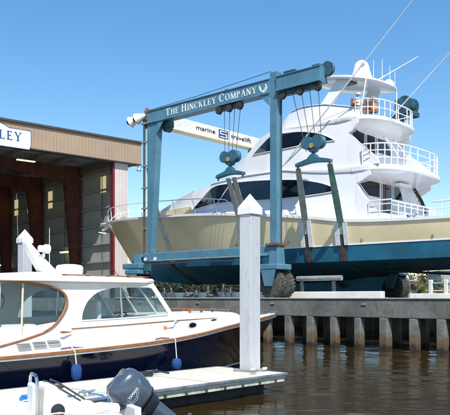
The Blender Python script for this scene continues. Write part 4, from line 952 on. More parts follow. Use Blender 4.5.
# ================================================================== FAR BACKGROUND (across the basin)
def at(px, Y): return ((px - 225) / 700 * Y, Y)
x, y = at(455, 95)
fb = thing('storage_building', 'low grey building at the right edge beyond the yacht stern', 'building', WORLD, (x, y, 2.1))
part('wall', MB().box(x - 1.9, x + 9, y, y + 6, 2.1, 5.6), M['greywall'], fb); part('roof', MB().box(x - 2.2, x + 9.3, y - .3, y + 6.3, 5.605, 5.8), M['roofdark'], fb)
part('door', MB().box(x - .9, x + .2, y - .06, y, 2.1, 4.3), M['girt'], fb); part('window', MB().box(x + 1.2, x + 2.6, y - .06, y, 3.3, 4.5), M['glass2'], fb)
x, y = at(413, 80)
gt = thing('fuel_hut', 'small pale kiosk beyond the far wheels, left of the palm', 'kiosk', WORLD, (x, y, 2.1))
part('wall', MB().box(x - .55, x + .55, y, y + 1.2, 2.1, 4.0), M['greywall'], gt); part('window', MB().box(x - .3, x + .3, y - .05, y, 3.0, 3.7), M['glass2'], gt); part('roof', MB().box(x - .7, x + .7, y - .2, y + 1.4, 4.004, 4.15), M['grey'], gt)
def palm(x, y, h, spread, label, n=46, m1='leaf'):
    t = thing('palm_tree', label, 'palm', WORLD, (x, y, 2.1)); rr = random.Random(int(x * 100))
    part('trunk', MB().tube([(x, y, 2.1), (x + .1, y, 2.1 + h * .45), (x + .15, y, 2.1 + h)], [.25, .19, .16], 10), M['bark'], t, smooth=True)
    a_, b_ = MB(), MB()
    for k in range(n):
        mm = b_ if k % 4 == 0 else a_; az_ = rr.uniform(0, 6.28); el_ = rr.uniform(-.5, 1.2); L_ = spread * rr.uniform(.7, 1.1); p0 = Vector((x + .15, y, 2.1 + h)); pts = []
        for j in range(7):
            f = j / 6; pts.append(p0 + Vector((math.cos(az_) * math.cos(el_) * L_ * f, math.sin(az_) * math.cos(el_) * L_ * f, math.sin(el_) * L_ * f - 1.0 * spread * .5 * f * f)))
        for j in range(6):
            d = (pts[j + 1] - pts[j]); sd_ = d.cross(Vector((0, 0, 1))).normalized()
            for sg_ in (-1, 1):
                for q in (0, .5):
                    c_ = pts[j] + d * q; w_ = spread * .26 * math.sin(math.pi * min(1, (j + q + .7) / 6.6)) + .02; e_ = c_ + sd_ * sg_ * w_ + d.normalized() * w_ * .5 - Vector((0, 0, w_ * .4)); mm.add([tuple(c_), tuple(c_ + d * .3), tuple(e_)], [(0, 1, 2)])
    part('fronds', a_, M[m1], t, recalc=False); part('dry_fronds', b_, M['leafdry'], t, recalc=False)
palm(*at(426, 80), 1.5, 3.0, 'low bushy palm beyond the blue handrail right of the far wheels'); palm(*at(438, 90), 1.3, 2.2, 'smaller palm beside the grey building at the right edge')
def shrub(x, y, w, h, label):
    t = thing('shrub', label, 'shrub', WORLD, (x, y, 2.1)); rr = random.Random(int(x * 37 + y)); a_ = MB()
    part('stem', MB().tube([(x, y, 2.1), (x, y, 2.1 + h * .6)], .12, 8, .05), M['bark'], t)
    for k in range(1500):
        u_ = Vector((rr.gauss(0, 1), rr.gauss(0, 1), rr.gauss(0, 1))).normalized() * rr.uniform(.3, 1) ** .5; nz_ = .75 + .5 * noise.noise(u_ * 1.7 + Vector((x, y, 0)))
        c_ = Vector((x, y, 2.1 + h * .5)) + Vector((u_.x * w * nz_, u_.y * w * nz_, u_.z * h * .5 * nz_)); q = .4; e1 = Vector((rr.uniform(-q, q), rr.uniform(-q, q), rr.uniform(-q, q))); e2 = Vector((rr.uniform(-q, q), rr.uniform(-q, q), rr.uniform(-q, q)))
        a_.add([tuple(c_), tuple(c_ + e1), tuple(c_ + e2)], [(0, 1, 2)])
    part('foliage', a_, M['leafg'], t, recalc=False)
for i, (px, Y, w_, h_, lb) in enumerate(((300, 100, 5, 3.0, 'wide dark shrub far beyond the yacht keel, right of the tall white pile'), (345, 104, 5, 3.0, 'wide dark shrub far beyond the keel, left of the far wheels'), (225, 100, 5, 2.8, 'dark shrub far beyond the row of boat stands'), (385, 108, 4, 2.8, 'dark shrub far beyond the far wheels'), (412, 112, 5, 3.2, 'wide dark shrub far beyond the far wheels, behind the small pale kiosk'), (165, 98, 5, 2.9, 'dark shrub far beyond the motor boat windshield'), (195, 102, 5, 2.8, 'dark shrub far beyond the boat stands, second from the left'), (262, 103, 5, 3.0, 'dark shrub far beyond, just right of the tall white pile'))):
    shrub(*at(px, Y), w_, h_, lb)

rr = random.Random(3); mb = MB()
for k in range(15000):      # far tree line across the basin
    x = rr.uniform(-70, 190); h = 7.2 + 3.0 * noise.noise(Vector((x * .12, 0, 0))) + .9 * noise.noise(Vector((x * .5, 3, 0))); y = 205 + rr.uniform(-4, 4); z = 2.1 + h * rr.random() ** .7
    c_ = Vector((x, y, z)); q = .75; mb.add([tuple(c_), tuple(c_ + Vector((rr.uniform(-q, q), rr.uniform(-q, q), rr.uniform(-q, q)))), tuple(c_ + Vector((rr.uniform(-q, q), rr.uniform(-q, q), rr.uniform(-q, q))))], [(0, 1, 2)])
single('distant_trees', mb, M['leafg2'], 'far olive green tree line low on the horizon under the yacht stern', 'trees', WORLD, (50, 205, 2.1), kind='stuff', recalc=False)
# ================================================================== FLOATING DOCK
DK = frame(-1.49, 13.03, math.atan2(.7397, .6729))   # x along the near edge, y away (left)
dk = thing('floating_dock', 'cream topped floating dock with blue edging running past the tall white pile', 'dock', DK, (0, 1.1, 0))
X0, X1 = -9.5, 4.3
part('dock_deck', MB().box(X0, X1, 0, 2.15, .34, .45), M['dock'], dk, bevel=.015)
m_ = MB(); m_.box(X0, X1 + .05, -.045, -.002,   .395, .455); part('edge_strip', m_, M['dockedge'], dk, bevel=.012); part('edge_strip', MB().box(X0, X1, 2.152, 2.19,   .395, .455), M['dockedge'], dk)
part('edge_strip', MB().box(X1 + .004, X1 + .045, 0, 2.15,   .395, .455), M['dockedge'], dk)
part('dock_waler', MB().box(X0, X1 - .02, .02, 2.13, .255, .338), M['dockside'], dk); m_ = MB()
for k in range(24): part('waler_bolt', MB().box(X0 + .3 + k * .57, X0 + .36 + k * .57, -.006, .018, .265, .33), M['darkgrey'], dk)
m_ = MB(); m_.box(X0, X1 - .35, .35, 1.8, -.25, .25); part('dock_float', m_, M['rubber'], dk, bevel=.03)
m_ = MB()
for k in range(5): m_.box(X0 + 1.3 + k * 2.5, X0 + 1.315 + k * 2.5, .02, 2.13, .449, .4525)
part('deck_joints', m_, M['darkgrey'], dk)
def cleat(x, y, label, rot=0):
    t = thing('dock_cleat', label, 'cleat', DK @ Matrix.Translation((x, y, .452)) @ Matrix.Rotation(rot, 4, 'Z'), (0, 0, 0))
    part('horn', MB().tube([(-.17, 0, .10), (-.09, 0, .085), (.09, 0, .085), (.17, 0, .10)], [.014, .022, .022, .014], 8), M['grey'], t, smooth=True)
    for s in (-.05, .05): part('foot', MB().tube([(s, 0, 0), (s, 0, .085)], .02), M['grey'], t)
cleat(-1.15, .22, 'grey dock cleat with blue rope near the outboard engine'); cleat(3.5, .3, 'grey cleat at the far end of the dock by the white pile'); cleat(1.9, 1.95, 'grey cleat on the dock edge beside the navy hull, left of the white pile')
m_ = MB(); pts = []
for k in range(60):
    a = k * .45; pts.append((-2.15 + .13 * math.cos(a) * (1 + .2 * math.sin(k)), .50 + .08 * math.sin(a), .47 + .0015 * k))
pts += [(-1.9, .45, .47), (-1.6, .42, .468), (-1.32, .36, .47), (-1.2, .25, .56), (-1.08, .2, .5), (-.95, .05, .47), (-.93, -.08, .42), (-.90, -.13, .2)]
m_.tube(pts, .016, 6); single('mooring_rope', m_, M['bluerope'], 'blue mooring rope coiled on the dock and tied to the cleat by the outboard engine', 'rope', DK, (-1.5, .3, .45), smooth=True)
pts = []
for k in range(50): a = k * .5; pts.append((1.55 + .18 * math.cos(a), 1.75 + .1 * math.sin(a), .47 + .002 * k))
m_ = MB().tube(pts + [(1.9, 1.9, .56), (2.3, 1.8, .47)], .02, 6); single('mooring_rope', m_, M['outboard2'], 'dark mooring rope coiled at the dock edge left of the tall white pile', 'rope', DK, (1.5, 1.7, .45), smooth=True)
pts = []
for k in range(40): a = k * .5; pts.append((-2.8 + .16 * math.cos(a), 1.85 + .08 * math.sin(a), .47 + .002 * k))
m_ = MB().tube(pts + [(-2.5, 1.85, .5), (-2.1, 1.8, .47)], .02, 6); single('mooring_rope', m_, M['outboard2'], 'dark mooring rope lying at the dock edge near the steel arch', 'rope', DK, (-2.8, 1.8, .45), smooth=True)

def white_pile(loc, label, rot, w=.175, ztop=4.14):
    t = thing('mooring_pile', label, 'pile', WORLD @ Matrix.Translation(loc) @ Matrix.Rotation(rot, 4, 'Z'), (0, 0, 0), 'white capped mooring piles')
    part('sleeve', MB().box(-w, w, -w, w, -1, ztop), M['pile'], t, bevel=.012)
    c = w + .035; z = ztop
    m3 = MB(); m3.box(-c, c, -c, c, z + .002, z + .16); m3.hexa([(-c, -c, z + .162), (c, -c, z + .162), (c, c, z + .162), (-c, c, z + .162)], [(-.006, -.006, z + .5), (.006, -.006, z + .5), (.006, .006, z + .5), (-.006, .006, z + .5)])
    part('pyramid_cap', m3, M['pilecap'], t, bevel=.008); return t
white_pile((.59, 16.55, 0), 'tall white square pile with pyramid cap at the end of the dock', math.atan2(.7397, .6729))
white_pile((-7.15, 25.0, 0), 'white square pile with pyramid cap behind the radar mast of the motor boat', math.atan2(.7397, .6729) , .18, 4.12)
ph = thing('pile_hoop', 'grey roller bracket on the dock around the tall white pile', 'bracket', WORLD @ Matrix.Translation((.59, 16.55, .455)) @ Matrix.Rotation(math.atan2(.7397, .6729), 4, 'Z'), (0, 0, 0))
m_ = MB()
for a, b in (((-.27, -.27), (.27, -.27)), ((.27, -.27), (.27, .27)), ((.27, .27), (-.27, .27)), ((-.27, .27), (-.27, -.27))): m_.tube([(*a, .03), (*b, .03)], .025, 6)
part('frame', m_, M['grey'], ph)
for (x, y) in ((-.22, -.27), (.22, -.27), (.27, .2)): part('roller', MB().tube([(x - .06, y, .06), (x + .06, y, .06)], .03, 8), M['boatwhite'], ph)

# ================================================================== MOTOR BOAT
mo = thing('motor_boat', 'navy hulled motor boat with cream cabin top and varnished trim moored along the dock', 'motor boat', BOAT, (4.5, 0, 0))
BS = [(-2.2, 1.00), (0, .99), (2, 1.03), (4.4, 1.12), (6, 1.24), (7.4, 1.39), (9, 1.50), (11.05, 1.62)]
BB = [(-2.2, 1.55), (0, 1.64), (3, 1.68), (5, 1.62), (7, 1.36), (8.5, 1.02), (10, .48), (10.8, .13), (11.05, .02)]
BC = [(-2.2, 1.45), (0, 1.52), (4, 1.50), (6, 1.18), (7.6, .62), (8.6, .2), (9.2, .02)]
def bs(x): return itp(BS, x)
def bb(x): return itp(BB, x)
NB = 50; xs = rng(-2.2, 11.05, NB)
top_ = [(x, bb(x), bs(x)) for x in xs]
low_ = [(-2.2 + (9.25 + 2.2) * i / (NB - 1), max(.02, itp(BC, -2.2 + (9.25 + 2.2) * i / (NB - 1))), .02 + .0 * i) for i in range(NB)]
bot_ = [(-2.2 + (8.4 + 2.2) * i / (NB - 1), 0, -.55) for i in range(NB)]
mid_ = [((a[0] + b[0]) / 2, (a[1] + b[1]) / 2 - .05 * (i / NB) * (1 if i < NB - 2 else 0), (a[2] + b[2]) / 2) for i, (a, b) in enumerate(zip(top_, low_))]
m_ = MB(); both(m_, [bot_, low_, mid_, top_])
sec_ = [bot_[0], low_[0], mid_[0], top_[0]]; m_.slab([(-2.2, -p[1], p[2]) for p in sec_] + [(-2.2, p[1], p[2]) for p in sec_[::-1][:-1]], (-.03, 0, 0))
part('hull', m_, M['navy'], mo, smooth=True, weld=True)
m_ = MB()
for sg_ in (1, -1):
    st = [tuple(a[k] + (b[k] - a[k]) * .10 for k in range(3)) for a, b in zip(low_, top_)]; m_.loft([[(p[0], sg_ * (p[1] - .02), p[2] - .02), (p[0], sg_ * (p[1] + .012), p[2] - .02), (p[0], sg_ * (p[1] + .012), p[2] + .02), (p[0], sg_ * (p[1] - .02), p[2] + .02)] for p in st])
part('boot_stripe', m_, M['bootblue'], mo)
m_ = MB()
for sg_ in (1, -1): m_.loft([[(p[0], sg_ * max(p[1] - .04, 0), p[2] - .035), (p[0], sg_ * (p[1] + .045), p[2] - .03), (p[0], sg_ * (p[1] + .045), p[2] + .03), (p[0], sg_ * max(p[1] - .04, 0), p[2] + .035)] for p in top_])
part('rub_rail', m_, M['teak'], mo, smooth=True)
m_ = MB()
for sg_ in (1, -1): m_.loft([[(p[0], sg_ * max(p[1] - .03, 0), p[2] - .075), (p[0], sg_ * (p[1] + .02), p[2] - .075), (p[0], sg_ * (p[1] + .02), p[2] - .04), (p[0], sg_ * max(p[1] - .03, 0), p[2] - .04)] for p in top_])
part('sheer_stripe', m_, M['boatwhite'], mo)
# deck / coaming side (white), rising from the sheer into the cabin side
def cw(x): return lin([(-2.2, 1.40), (0, 1.42), (4.7, 1.34), (6.5, 1.05), (8.0, .72), (9.0, .40)], x)
def ctop(x): return lin([(-2.2, 1.46), (2, 1.5), (5.05, 1.62), (5.4, 1.74), (7.6, 1.76), (8.6, 1.72), (9.1, 1.60)], x)
rings = []
for x in rng(-2.2, 9.1, 48):
    e = bb(x) - .02; w_ = min(cw(x), e - .05); zt = ctop(x); zd = bs(x) + .03
    flat = lin([(-2.2, .02), (4.5, .04), (6, .12), (9, .2)], x)
    h = [(x, e, zd), (x, max(w_ + .06, e - flat - .1), zd + .05), (x, w_ + .02, zd + (zt - zd) * .6), (x, w_ - .02, zt - .05), (x, w_ - .09, zt), (x, w_ * .5, zt + .03), (x, 0, zt + .04)]
    rings.append([(a, -b, c) for a, b, c in h] + h[::-1][1:])
# open the cockpit: keep the trunk closed forward of 4.9 only
fwd = [r for r in rings if r[0][0] > 4.7]; aft = [r for r in rings if r[0][0] <= 4.95]
part('cabin_trunk', MB().loft(fwd), M['boatwhite'], mo, smooth=True)
m_ = MB()
for side in (0, 1):
    rr_ = [(r[:5] if side == 0 else r[-5:]) for r in aft]; m_.loft(rr_, closed=False)
part('coaming', m_, M['boatwhite'], mo, smooth=True)
m_ = MB(); m_.strip([(p[0], -max(p[1] - .02, 0), p[2] + .028) for p in top_ if p[0] > 4.7], [(p[0], 0, p[2] + .06) for p in top_ if p[0] > 4.7]); m_.strip([(p[0], 0, p[2] + .06) for p in top_ if p[0] > 4.7], [(p[0], max(p[1] - .02, 0), p[2] + .028) for p in top_ if p[0] > 4.7])
part('foredeck', m_, M['boatwhite'], mo, smooth=True, weld=True)
part('cockpit_sole', MB().box(-2.15, 4.9, -1.3, 1.3, .45, .5), M['teak'], mo)
# raised windshield deckhouse side with window cut-outs
HS = 1.36    # half-width
def side_y(z): return HS - .10 * (z - 1.5)
RZ = 2.53
wx = rng(0, 1, 15)
win = [(2.32, 1.67), (2.36, 1.85), (2.47, 2.05), (2.62, 2.20), (2.85, 2.33), (3.15, 2.41), (3.5, 2.445), (4.38, 2.445), (4.5, 2.42), (4.99, 1.80), (4.95, 1.75), (4.2, 1.72), (3.2, 1.69)]
oval = [(1.30, 1.43), (1.61, 1.60), (1.84, 1.83), (1.96, 2.05), (1.93, 2.24), (1.75, 2.37), (1.45, 2.45), (1.02, 2.50)]
def smo(pts, n=5):
    out_ = []
    for i in range(len(pts) - 1):
        p0, p1, p2, p3 = [Vector((*pts[max(0, min(len(pts) - 1, j))], 0)) for j in (i - 1, i, i + 1, i + 2)]
        for k in range(n):
            t = k / n; v = .5 * (2 * p1 + (p2 - p0) * t + (2 * p0 - 5 * p1 + 4 * p2 - p3) * t * t + (3 * p1 - p0 - 3 * p2 + p3) * t ** 3); out_.append((v.x, v.y))
    return out_ + [tuple(pts[-1])]
win = smo(win[:8]) + [win[8]] + win[9:]
oval = smo(oval, 6)
def fill_side(outer, holes, sg_, th=.04):
    bm = bmesh.new(); edges = []
    for loop in [outer] + holes:
        vs = [bm.verts.new((x, sg_ * side_y(z), z)) for x, z in loop]
        for i in range(len(vs)): edges.append(bm.edges.new((vs[i], vs[(i + 1) % len(vs)])))
    bmesh.ops.triangle_fill(bm, edges=edges, use_beauty=True)
    mm = MB(); bm.verts.ensure_lookup_table(); bm.verts.index_update()
    vv = [tuple(v.co) for v in bm.verts]; ff = [tuple(v.index for v in f.verts) for f in bm.faces]; bm.free()
    n = len(vv); v2 = [(a, b - sg_ * th, c) for a, b, c in vv]; mm.add(vv + v2, ff + [tuple(i + n for i in f[::-1]) for f in ff])
    k = 0
    for loop in [outer] + holes:
        L_ = len(loop); mm.add([vv[k + i] for i in range(L_)] + [v2[k + i] for i in range(L_)], [(i, (i + 1) % L_, L_ + (i + 1) % L_, L_ + i) for i in range(L_)]); k += L_
    return mm
outer = [(.2, 1.15), (.55, 1.24), (.85, 1.31)] + oval + [(1.02, RZ), (4.52, RZ), (5.25, 1.62), (5.15, 1.45), (3, 1.25), (1.5, 1.15)]
for sg_ in (-1, 1):
    sd_ = part('cabin_side', fill_side(outer, [win], sg_), M['boatwhite'], mo, recalc=True)
    gl = part('side_window', MB().slab([(x, sg_ * (side_y(z) - .02), z) for x, z in win], (0, -sg_ * .006, 0)), M['clear'], sd_)
    m2 = MB(); m2.tube([(x, sg_ * (side_y(z) + .004), z) for x, z in win], .018, 6, closed=True); part('window_trim', m2, M['boatwhite'], sd_, smooth=True)
    part('window_divider', MB().tube([(3.5, sg_ * (side_y(1.7) + .0), 1.70), (3.5, sg_ * (side_y(2.44) + .0), 2.445)], .022, 8), M['chrome'], sd_)
    # varnished edge of the open aft end
    m2 = MB(); ar = [(-1.8, 1.02), (-.4, 1.10), (.35, 1.22), (.85, 1.32)] + oval + [(.5, 2.53), (-.2, 2.52)]
    m2.tube([(x, sg_ * max(side_y(z) + .02, (1.535 - (z - 1.0) * .33) if x < 1 and z < 2 else 0), z) for x, z in ar], .026, 8); part('oval_trim', m2, M['teak'], mo, smooth=True)
    # canvas side curtain with clear pane
    cur = [(-1.9, 1.5), (-1.9, 1.2), (-.4, 1.10), (.35, 1.22), (.85, 1.32), (1.30, 1.43), (1.61, 1.60), (1.66, 1.66), (1.2, 1.60), (.2, 1.58)]
    part('side_curtain', MB().hexa([(x, sg_ * (side_y(z) - .02), z) for x, z in cur], [(x, sg_ * (side_y(z) - .045), z) for x, z in cur]), M['boatwhite'], mo)
    pane = [(-1.9, 1.5), (.2, 1.58), (1.2, 1.60)] + [q for q in oval if q[1] > 1.64] + [(-1.9, 2.5)]
    part('clear_pane', MB().hexa([(x, sg_ * (side_y(z) - .03), z) for x, z in pane], [(x, sg_ * (side_y(z) - .036), z) for x, z in pane]), M['clear'], mo)
    for x in (-.62, .25, .78): part('curtain_post', MB().tube([(x, sg_ * side_y(1.2), 1.28), (x + .12, sg_ * side_y(2.5), 2.5)], .022), M['canvas'], mo)
    # stripes and side details
    m2 = MB(); m2.tube([(x, sg_ * (side_y(z) + .008), z) for x, z in ((2.05, 1.50), (3.5, 1.54), (5.15, 1.60))] + [(x, sg_ * (cw(x) + .01), ctop(x) - .14) for x in rng(5.5, 8.9, 12)], .013, 6); part('cove_stripe', m2, M['teak'], mo, smooth=True)
    m2 = MB(); m2.tube([(6.35, sg_ * .72, 1.84), (6.9, sg_ * .68, 1.86), (7.4, sg_ * .62, 1.86), (8.2, sg_ * .5, 1.82)], .018, 8)
    for x in (6.38, 6.9, 7.4, 8.15): m2.box(x - .03, x + .03, sg_ * lin([(6.3, .72), (8.2, .5)], x) - .02, sg_ * lin([(6.3, .72), (8.2, .5)], x) + .02, 1.76, 1.85)
    part('trunk_handrail', m2, M['teak'], mo, smooth=True)
    for (x, z) in ((5.95, 1.46), (7.05, 1.53)):
        yy = lin([(5.95, 1.235), (7.05, .985)], x); m2 = MB(); a_ = Vector((1, -sg_ * .22, 0)).normalized(); ring = [tuple(Vector((x, sg_ * yy, z)) + a_ * .19 * math.cos(q) + Vector((0, 0, .068 * math.sin(q)))) for q in [2 * math.pi * k / 20 for k in range(20)]]
        m2.slab(ring, (0, sg_ * .012, 0)); pg = part('porthole', m2, M['glass'], mo); m2 = MB(); m2.tube([(p[0], p[1] + sg_ * .012, p[2]) for p in ring], .012, 6, closed=True); part('porthole_rim', m2, M['chrome'], pg)
    for (x0, x1, z0, z1) in ((.62, .93, 1.15, 1.25), (1.0, 1.31, 1.16, 1.27), (1.36, 1.67, 1.17, 1.29)):
        yb = bb(x0) - .1; m2 = MB()
        for q in range(5):
            z = z0 + (z1 - z0) * q / 5; m2.box(x0, x1, sg_ * (1.60 - (z - 1.1) * 1.0) - .012, sg_ * (1.60 - (z - 1.1) * 1.0) + .012, z, z + .012)
        part('engine_vent', m2, M['grey'], mo)
m2 = MB(); text_to(m2, '36', .13, (4.78, -side_y(1.46) - .012, 1.40), (1, 0, 0), (0, 0, 1)); part('hull_number', m2, M['orange'], mo)
m2 = MB(); m2.tube([(1.66, -1.50, 1.44), (1.72, -1.51, 1.44), (1.95, -1.44, 1.43), (2.0, -1.44, 1.45)], [.02, .03, .014, .008], 6); part('cleat', m2, M['teak'], mo, smooth=True)
# windshield (front)
for a, b in ((-1.22, -.42), (-.40, .40), (.42, 1.22)):
    def ws(y, f): return (5.28 - .74 * f + .28 - .28 * (y / 1.25) ** 2, y * (1 - .07 * f), 1.66 + .84 * f)
    q = [ws(a, 0), ws(b, 0), ws(b, 1), ws(a, 1)]; g_ = part('windshield', MB().slab(q, (.006, 0, .004)), M['clear'], mo); m2 = MB(); m2.tube(q, .026, 6, closed=True); part('windshield_frame', m2, M['boatwhite'], g_, smooth=True)
m2 = MB()
for sg_ in (-1, 1): m2.tube([(5.28, sg_ * 1.28, 1.62), (4.55, sg_ * 1.22, 2.52)], .045, 8)
part('windshield_pillars', m2, M['boatwhite'], mo, smooth=True)
# roof
def rf(f, dz): return [(1.9 + (x - 1.9) * f, y * f, RZ + dz + .05 * (1 - f) + (.02 if x > 0 else 0) - .06 * max(0, (-.2 - x))) for x, y in
    [(1.9 + 2.95 * math.copysign(abs(math.cos(a)) ** .35, math.cos(a)), 1.40 * math.copysign(abs(math.sin(a)) ** .3, math.sin(a))) for a in [2 * math.pi * k / 60 for k in range(60)]]]
part('roof', MB().loft([rf(.03, .0), rf(.96, -.02), rf(.995, .0), rf(1, .05), rf(.985, .10), rf(.9, .125), rf(.5, .16), rf(.03, .19)]), M['boatwhite'], mo, smooth=True)
for sg_ in (-1, 1):
    m2 = MB(); m2.tube([(x, sg_ * 1.24, RZ + .165) for x in rng(1.9, 4.4, 8)], .016, 8); o = part('roof_handrail', m2, M['teak'], mo, smooth=True)
    m2 = MB()
    for x in rng(1.95, 4.35, 5): m2.box(x - .05, x + .05, sg_ * 1.24 - .03, sg_ * 1.24 + .03, RZ + .07, RZ + .17)
    part('handrail_feet', m2, M['mahog'], o)
m2 = MB(); m2.loft([[(a, y * .5, b) for a, b, y in ((x0, z0, -w), (x1, z0, -w), (x1, z0, w), (x0, z0, w))] for x0, x1, z0, w in ((2.05, 2.75, RZ + .14, .34), (2.12, 2.55, RZ + .26, .26), (1.80, 2.03, RZ + .72, .20), (1.70, 1.86, RZ + .90, .16), (1.70, 1.86, RZ + .92, .16))]); ms = part('radar_mast', m2, M['boatwhite'], mo, bevel=.02)
part('mast_base', MB().loft([[(x, y, z) for x, y in ((2.3 - a, -b), (2.3 + a, -b), (2.3 + a, b), (2.3 - a, b))] for a, b, z in ((.85, .42, RZ + .12), (.6, .34, RZ + .18), (.45, .28, RZ + .22))]), M['boatwhite'], mo, bevel=.02)
m2 = MB(); m2.tube([(2.02, -.1, RZ + .62), (2.15, -.12, RZ + .68)], .02); part('lamp_arm', m2, M['chrome'], ms)
sl = part('search_lamp', MB().lathe((2.15, -.12, RZ + .80), [(.02, -.14), (.08, -.12), (.085, .02), (.11, .04), (.11, .13), (.02, .15)], 14, 'x'), M['boatwhite'], mo, smooth=True); part('lamp_stalk', MB().tube([(2.15, -.12, RZ + .60), (2.15, -.12, RZ + .74)], .03), M['boatwhite'], sl)
part('radar_dome', MB().lathe((2.78, -.25, RZ + .16), [(.22, 0), (.23, .02), (.31, .06), (.325, .12), (.325, .22), (.29, .27), (.15, .295), (.01, .30)], 26), M['boatwhite'], mo, smooth=True)
part('whip_antenna', MB().tube([(2.62, .35, RZ + .15), (2.62, .35, RZ + 1.35)], .012, 6, .006), M['white2'], mo); part('whip_antenna', MB().tube([(1.82, .4, RZ + .15), (1.75, .4, RZ + 2.1)], .008, 6, .004), M['grey'], mo)
for x in (3.3, 3.6): part('roof_hatch', MB().box(x, x + .22, -.3, .1, RZ + .16, RZ + .22), M['grey'], mo, bevel=.01)
# interior seen through the glass
part('helm_seat', MB().box(3.15, 3.6, -.95, -.45, .5, 1.6), M['seat'], mo, bevel=.08); part('seat_back', MB().box(3.08, 3.22, -.95, -.45, 1.5, 2.12), M['seat'], mo, bevel=.06)
part('companion_seat', MB().box(3.3, 3.75, .35, .85, .5, 2.0), M['seat'], mo, bevel=.08)
part('dashboard', MB().hexa([(4.0, -1.2, .5), (4.75, -1.2, .5), (4.75, 1.2, .5), (4.0, 1.2, .5)], [(4.15, -1.15, 1.6), (4.9, -1.15, 1.68), (4.9, 1.15, 1.68), (4.15, 1.15, 1.6)]), M['mahog'], mo, bevel=.03)
whl = MB(); whl.tube([(4.02 + .05 * math.sin(a), -.7 + .2 * math.cos(a), 1.62 + .2 * math.sin(a)) for a in [2 * math.pi * k / 20 for k in range(20)]], .015, 6, closed=True)
for k in range(3): a = k * 2.094; whl.tube([(4.02, -.7, 1.62), (4.02 + .05 * math.sin(a), -.7 + .2 * math.cos(a), 1.62 + .2 * math.sin(a))], .01, 5)
part('steering_wheel', whl, M['outboard2'], mo, smooth=True)
part('aft_bench', MB().box(-1.6, -.2, -1.15, -.55, .5, 1.35), M['seat'], mo, bevel=.08); part('bench_back', MB().box(.35, 1.2, .55, 1.2, .5, 1.75), M['seat'], mo, bevel=.1); part('galley_locker', MB().box(.2, 1.3, -1.15, -.65, .5, 1.62), M['boatwhite'], mo, bevel=.03)
# bow fittings
m2 = MB(); m2.tube([(10.7, 0, 1.66), (11.1, 0, 1.68)], .04, 8); part('bow_roller', m2, M['chrome'], mo); part('bow_cleat', MB().tube([(9.9, -.12, 1.66), (9.9, .12, 1.66)], .025, 8), M['chrome'], mo)
m2 = MB(); m2.tube([(4.3, -1.60, 1.17), (4.5, -1.60, 1.20), (4.8, -1.58, 1.18)], .02, 6); part('side_cleat', m2, M['chrome'], mo)
m2 = MB(); m2.tube([(1.6, -1.60, 1.09), (1.9, -1.60, 1.11), (2.2, -1.60, 1.08)], .018, 6); part('side_cleat', m2, M['chrome'], mo)
for k, (x, z0, z1, r, lb) in enumerate(((1.86, .40, .76, .115, 'tall blue cloth covered fender on the navy hull, left of the outboard engine'), (4.88, .40, .69, .125, 'short blue fender hanging on the navy hull right of the outboard engine'))):
    y = -bb(x) - .13; t = thing('boat_fender', lb, 'fender', BOAT, (x, y, z0)); h = z1 - z0
    part('cover', MB().lathe((x, y, z0), [(.02, 0), (r * .7, .02), (r, .09), (r, h - .09), (r * .75, h - .02), (.03, h)], 18), M['fender'], t, smooth=True)
    part('lanyard', MB().tube([(x, y, z1), (x, y + .05, bs(x)), (x, y + .18, bs(x) + .1)], .014, 6), M['rope'], t)

# ================================================================== INFLATABLE TENDER with outboard
TA = R(28); TN = frame(-1.16 + 1.55 * math.cos(TA), 10.68 + 1.55 * math.sin(TA), TA)     # x towards its stern, y away
tn = thing('inflatable_boat', 'white inflatable tender with a stainless arch beside the dock in front', 'tender', TN, (-3.3, 0, 0))
def tubepath(y, z=.38): return [(-6.6, y * .2, z + .35), (-6.1, y * .7, z + .28), (-5.2, y, z + .17), (-4, y, z + .06), (-3.0, y, z), (-2.35, y, z)]
for y in (-.72, .72):
    m2 = MB(); m2.tube(tubepath(y), [.18, .22, .23, .23, .23, .22], 16); m2.lathe((-2.35, y, .38), [(.22, 0), (.2, .1), (.12, .22), (.03, .3)], 16, 'x'); o = part('buoyancy_tube', m2, M['ribtube'], tn, smooth=True)
    m2 = MB(); m2.tube([(x, yy * 1.0 + (.225 if y > 0 else -.225), zz + .02) for x, yy, zz in tubepath(y)[1:]], .025, 8); part('rubbing_strake', m2, M['grey'], o, smooth=True)
    m2 = MB(); m2.tube([(-4.9 + .1 * k, y * 1.0, .63 + .03 * math.sin(k * .8)) for k in range(26)], .012, 5); part('grab_line', m2, M['rope'], o, smooth=True)
part('floor', MB().hexa([(-6, -.3, .0), (-1.9, -.55, .0), (-1.9, .55, .0), (-6, .3, .0)], [(-6, -.5, .22), (-1.9, -.6, .22), (-1.9, .6, .22), (-6, .5, .22)]), M['boatwhite'], tn)
part('transom', MB().box(-1.98, -1.88, -.55, .55, .05, .62), M['boatwhite'], tn, bevel=.02)
cs = part('console', MB().loft([[(a, -.28, z), (b, -.28, z), (b, .30, z), (a, .30, z)] for a, b, z in ((-3.22, -2.5, .25), (-3.22, -2.72, .66), (-3.2, -2.98, .9), (-3.18, -3.06, .98))]), M['boatwhite'], tn, bevel=.04, bseg=3)
m2 = MB(); m2.lathe((-3.02, -.285, .62), [(.10, 0), (.095, -.02), (.02, -.03)], 16, 'y'); part('gauge_pod', m2, M['outboard2'], cs)
part('seat_box', MB().box(-3.95, -3.35, -.34, .34, .22, .64), M['boatwhite'], tn, bevel=.05)
sb_ = part('seat_backrest', MB().box(-3.36, -3.27, -.26, .10, .55, 1.0), M['seat'], tn, bevel=.03)
m2 = MB(); m2.tube([(-3.31, -.30, .25), (-3.31, -.30, .98), (-3.31, -.27, 1.08), (-3.31, -.19, 1.12), (-3.31, .03, 1.12), (-3.31, .11, 1.08), (-3.31, .14, .98), (-3.31, .14, .25)], .024, 10); part('steel_arch', m2, M['chrome'], tn, smooth=True)
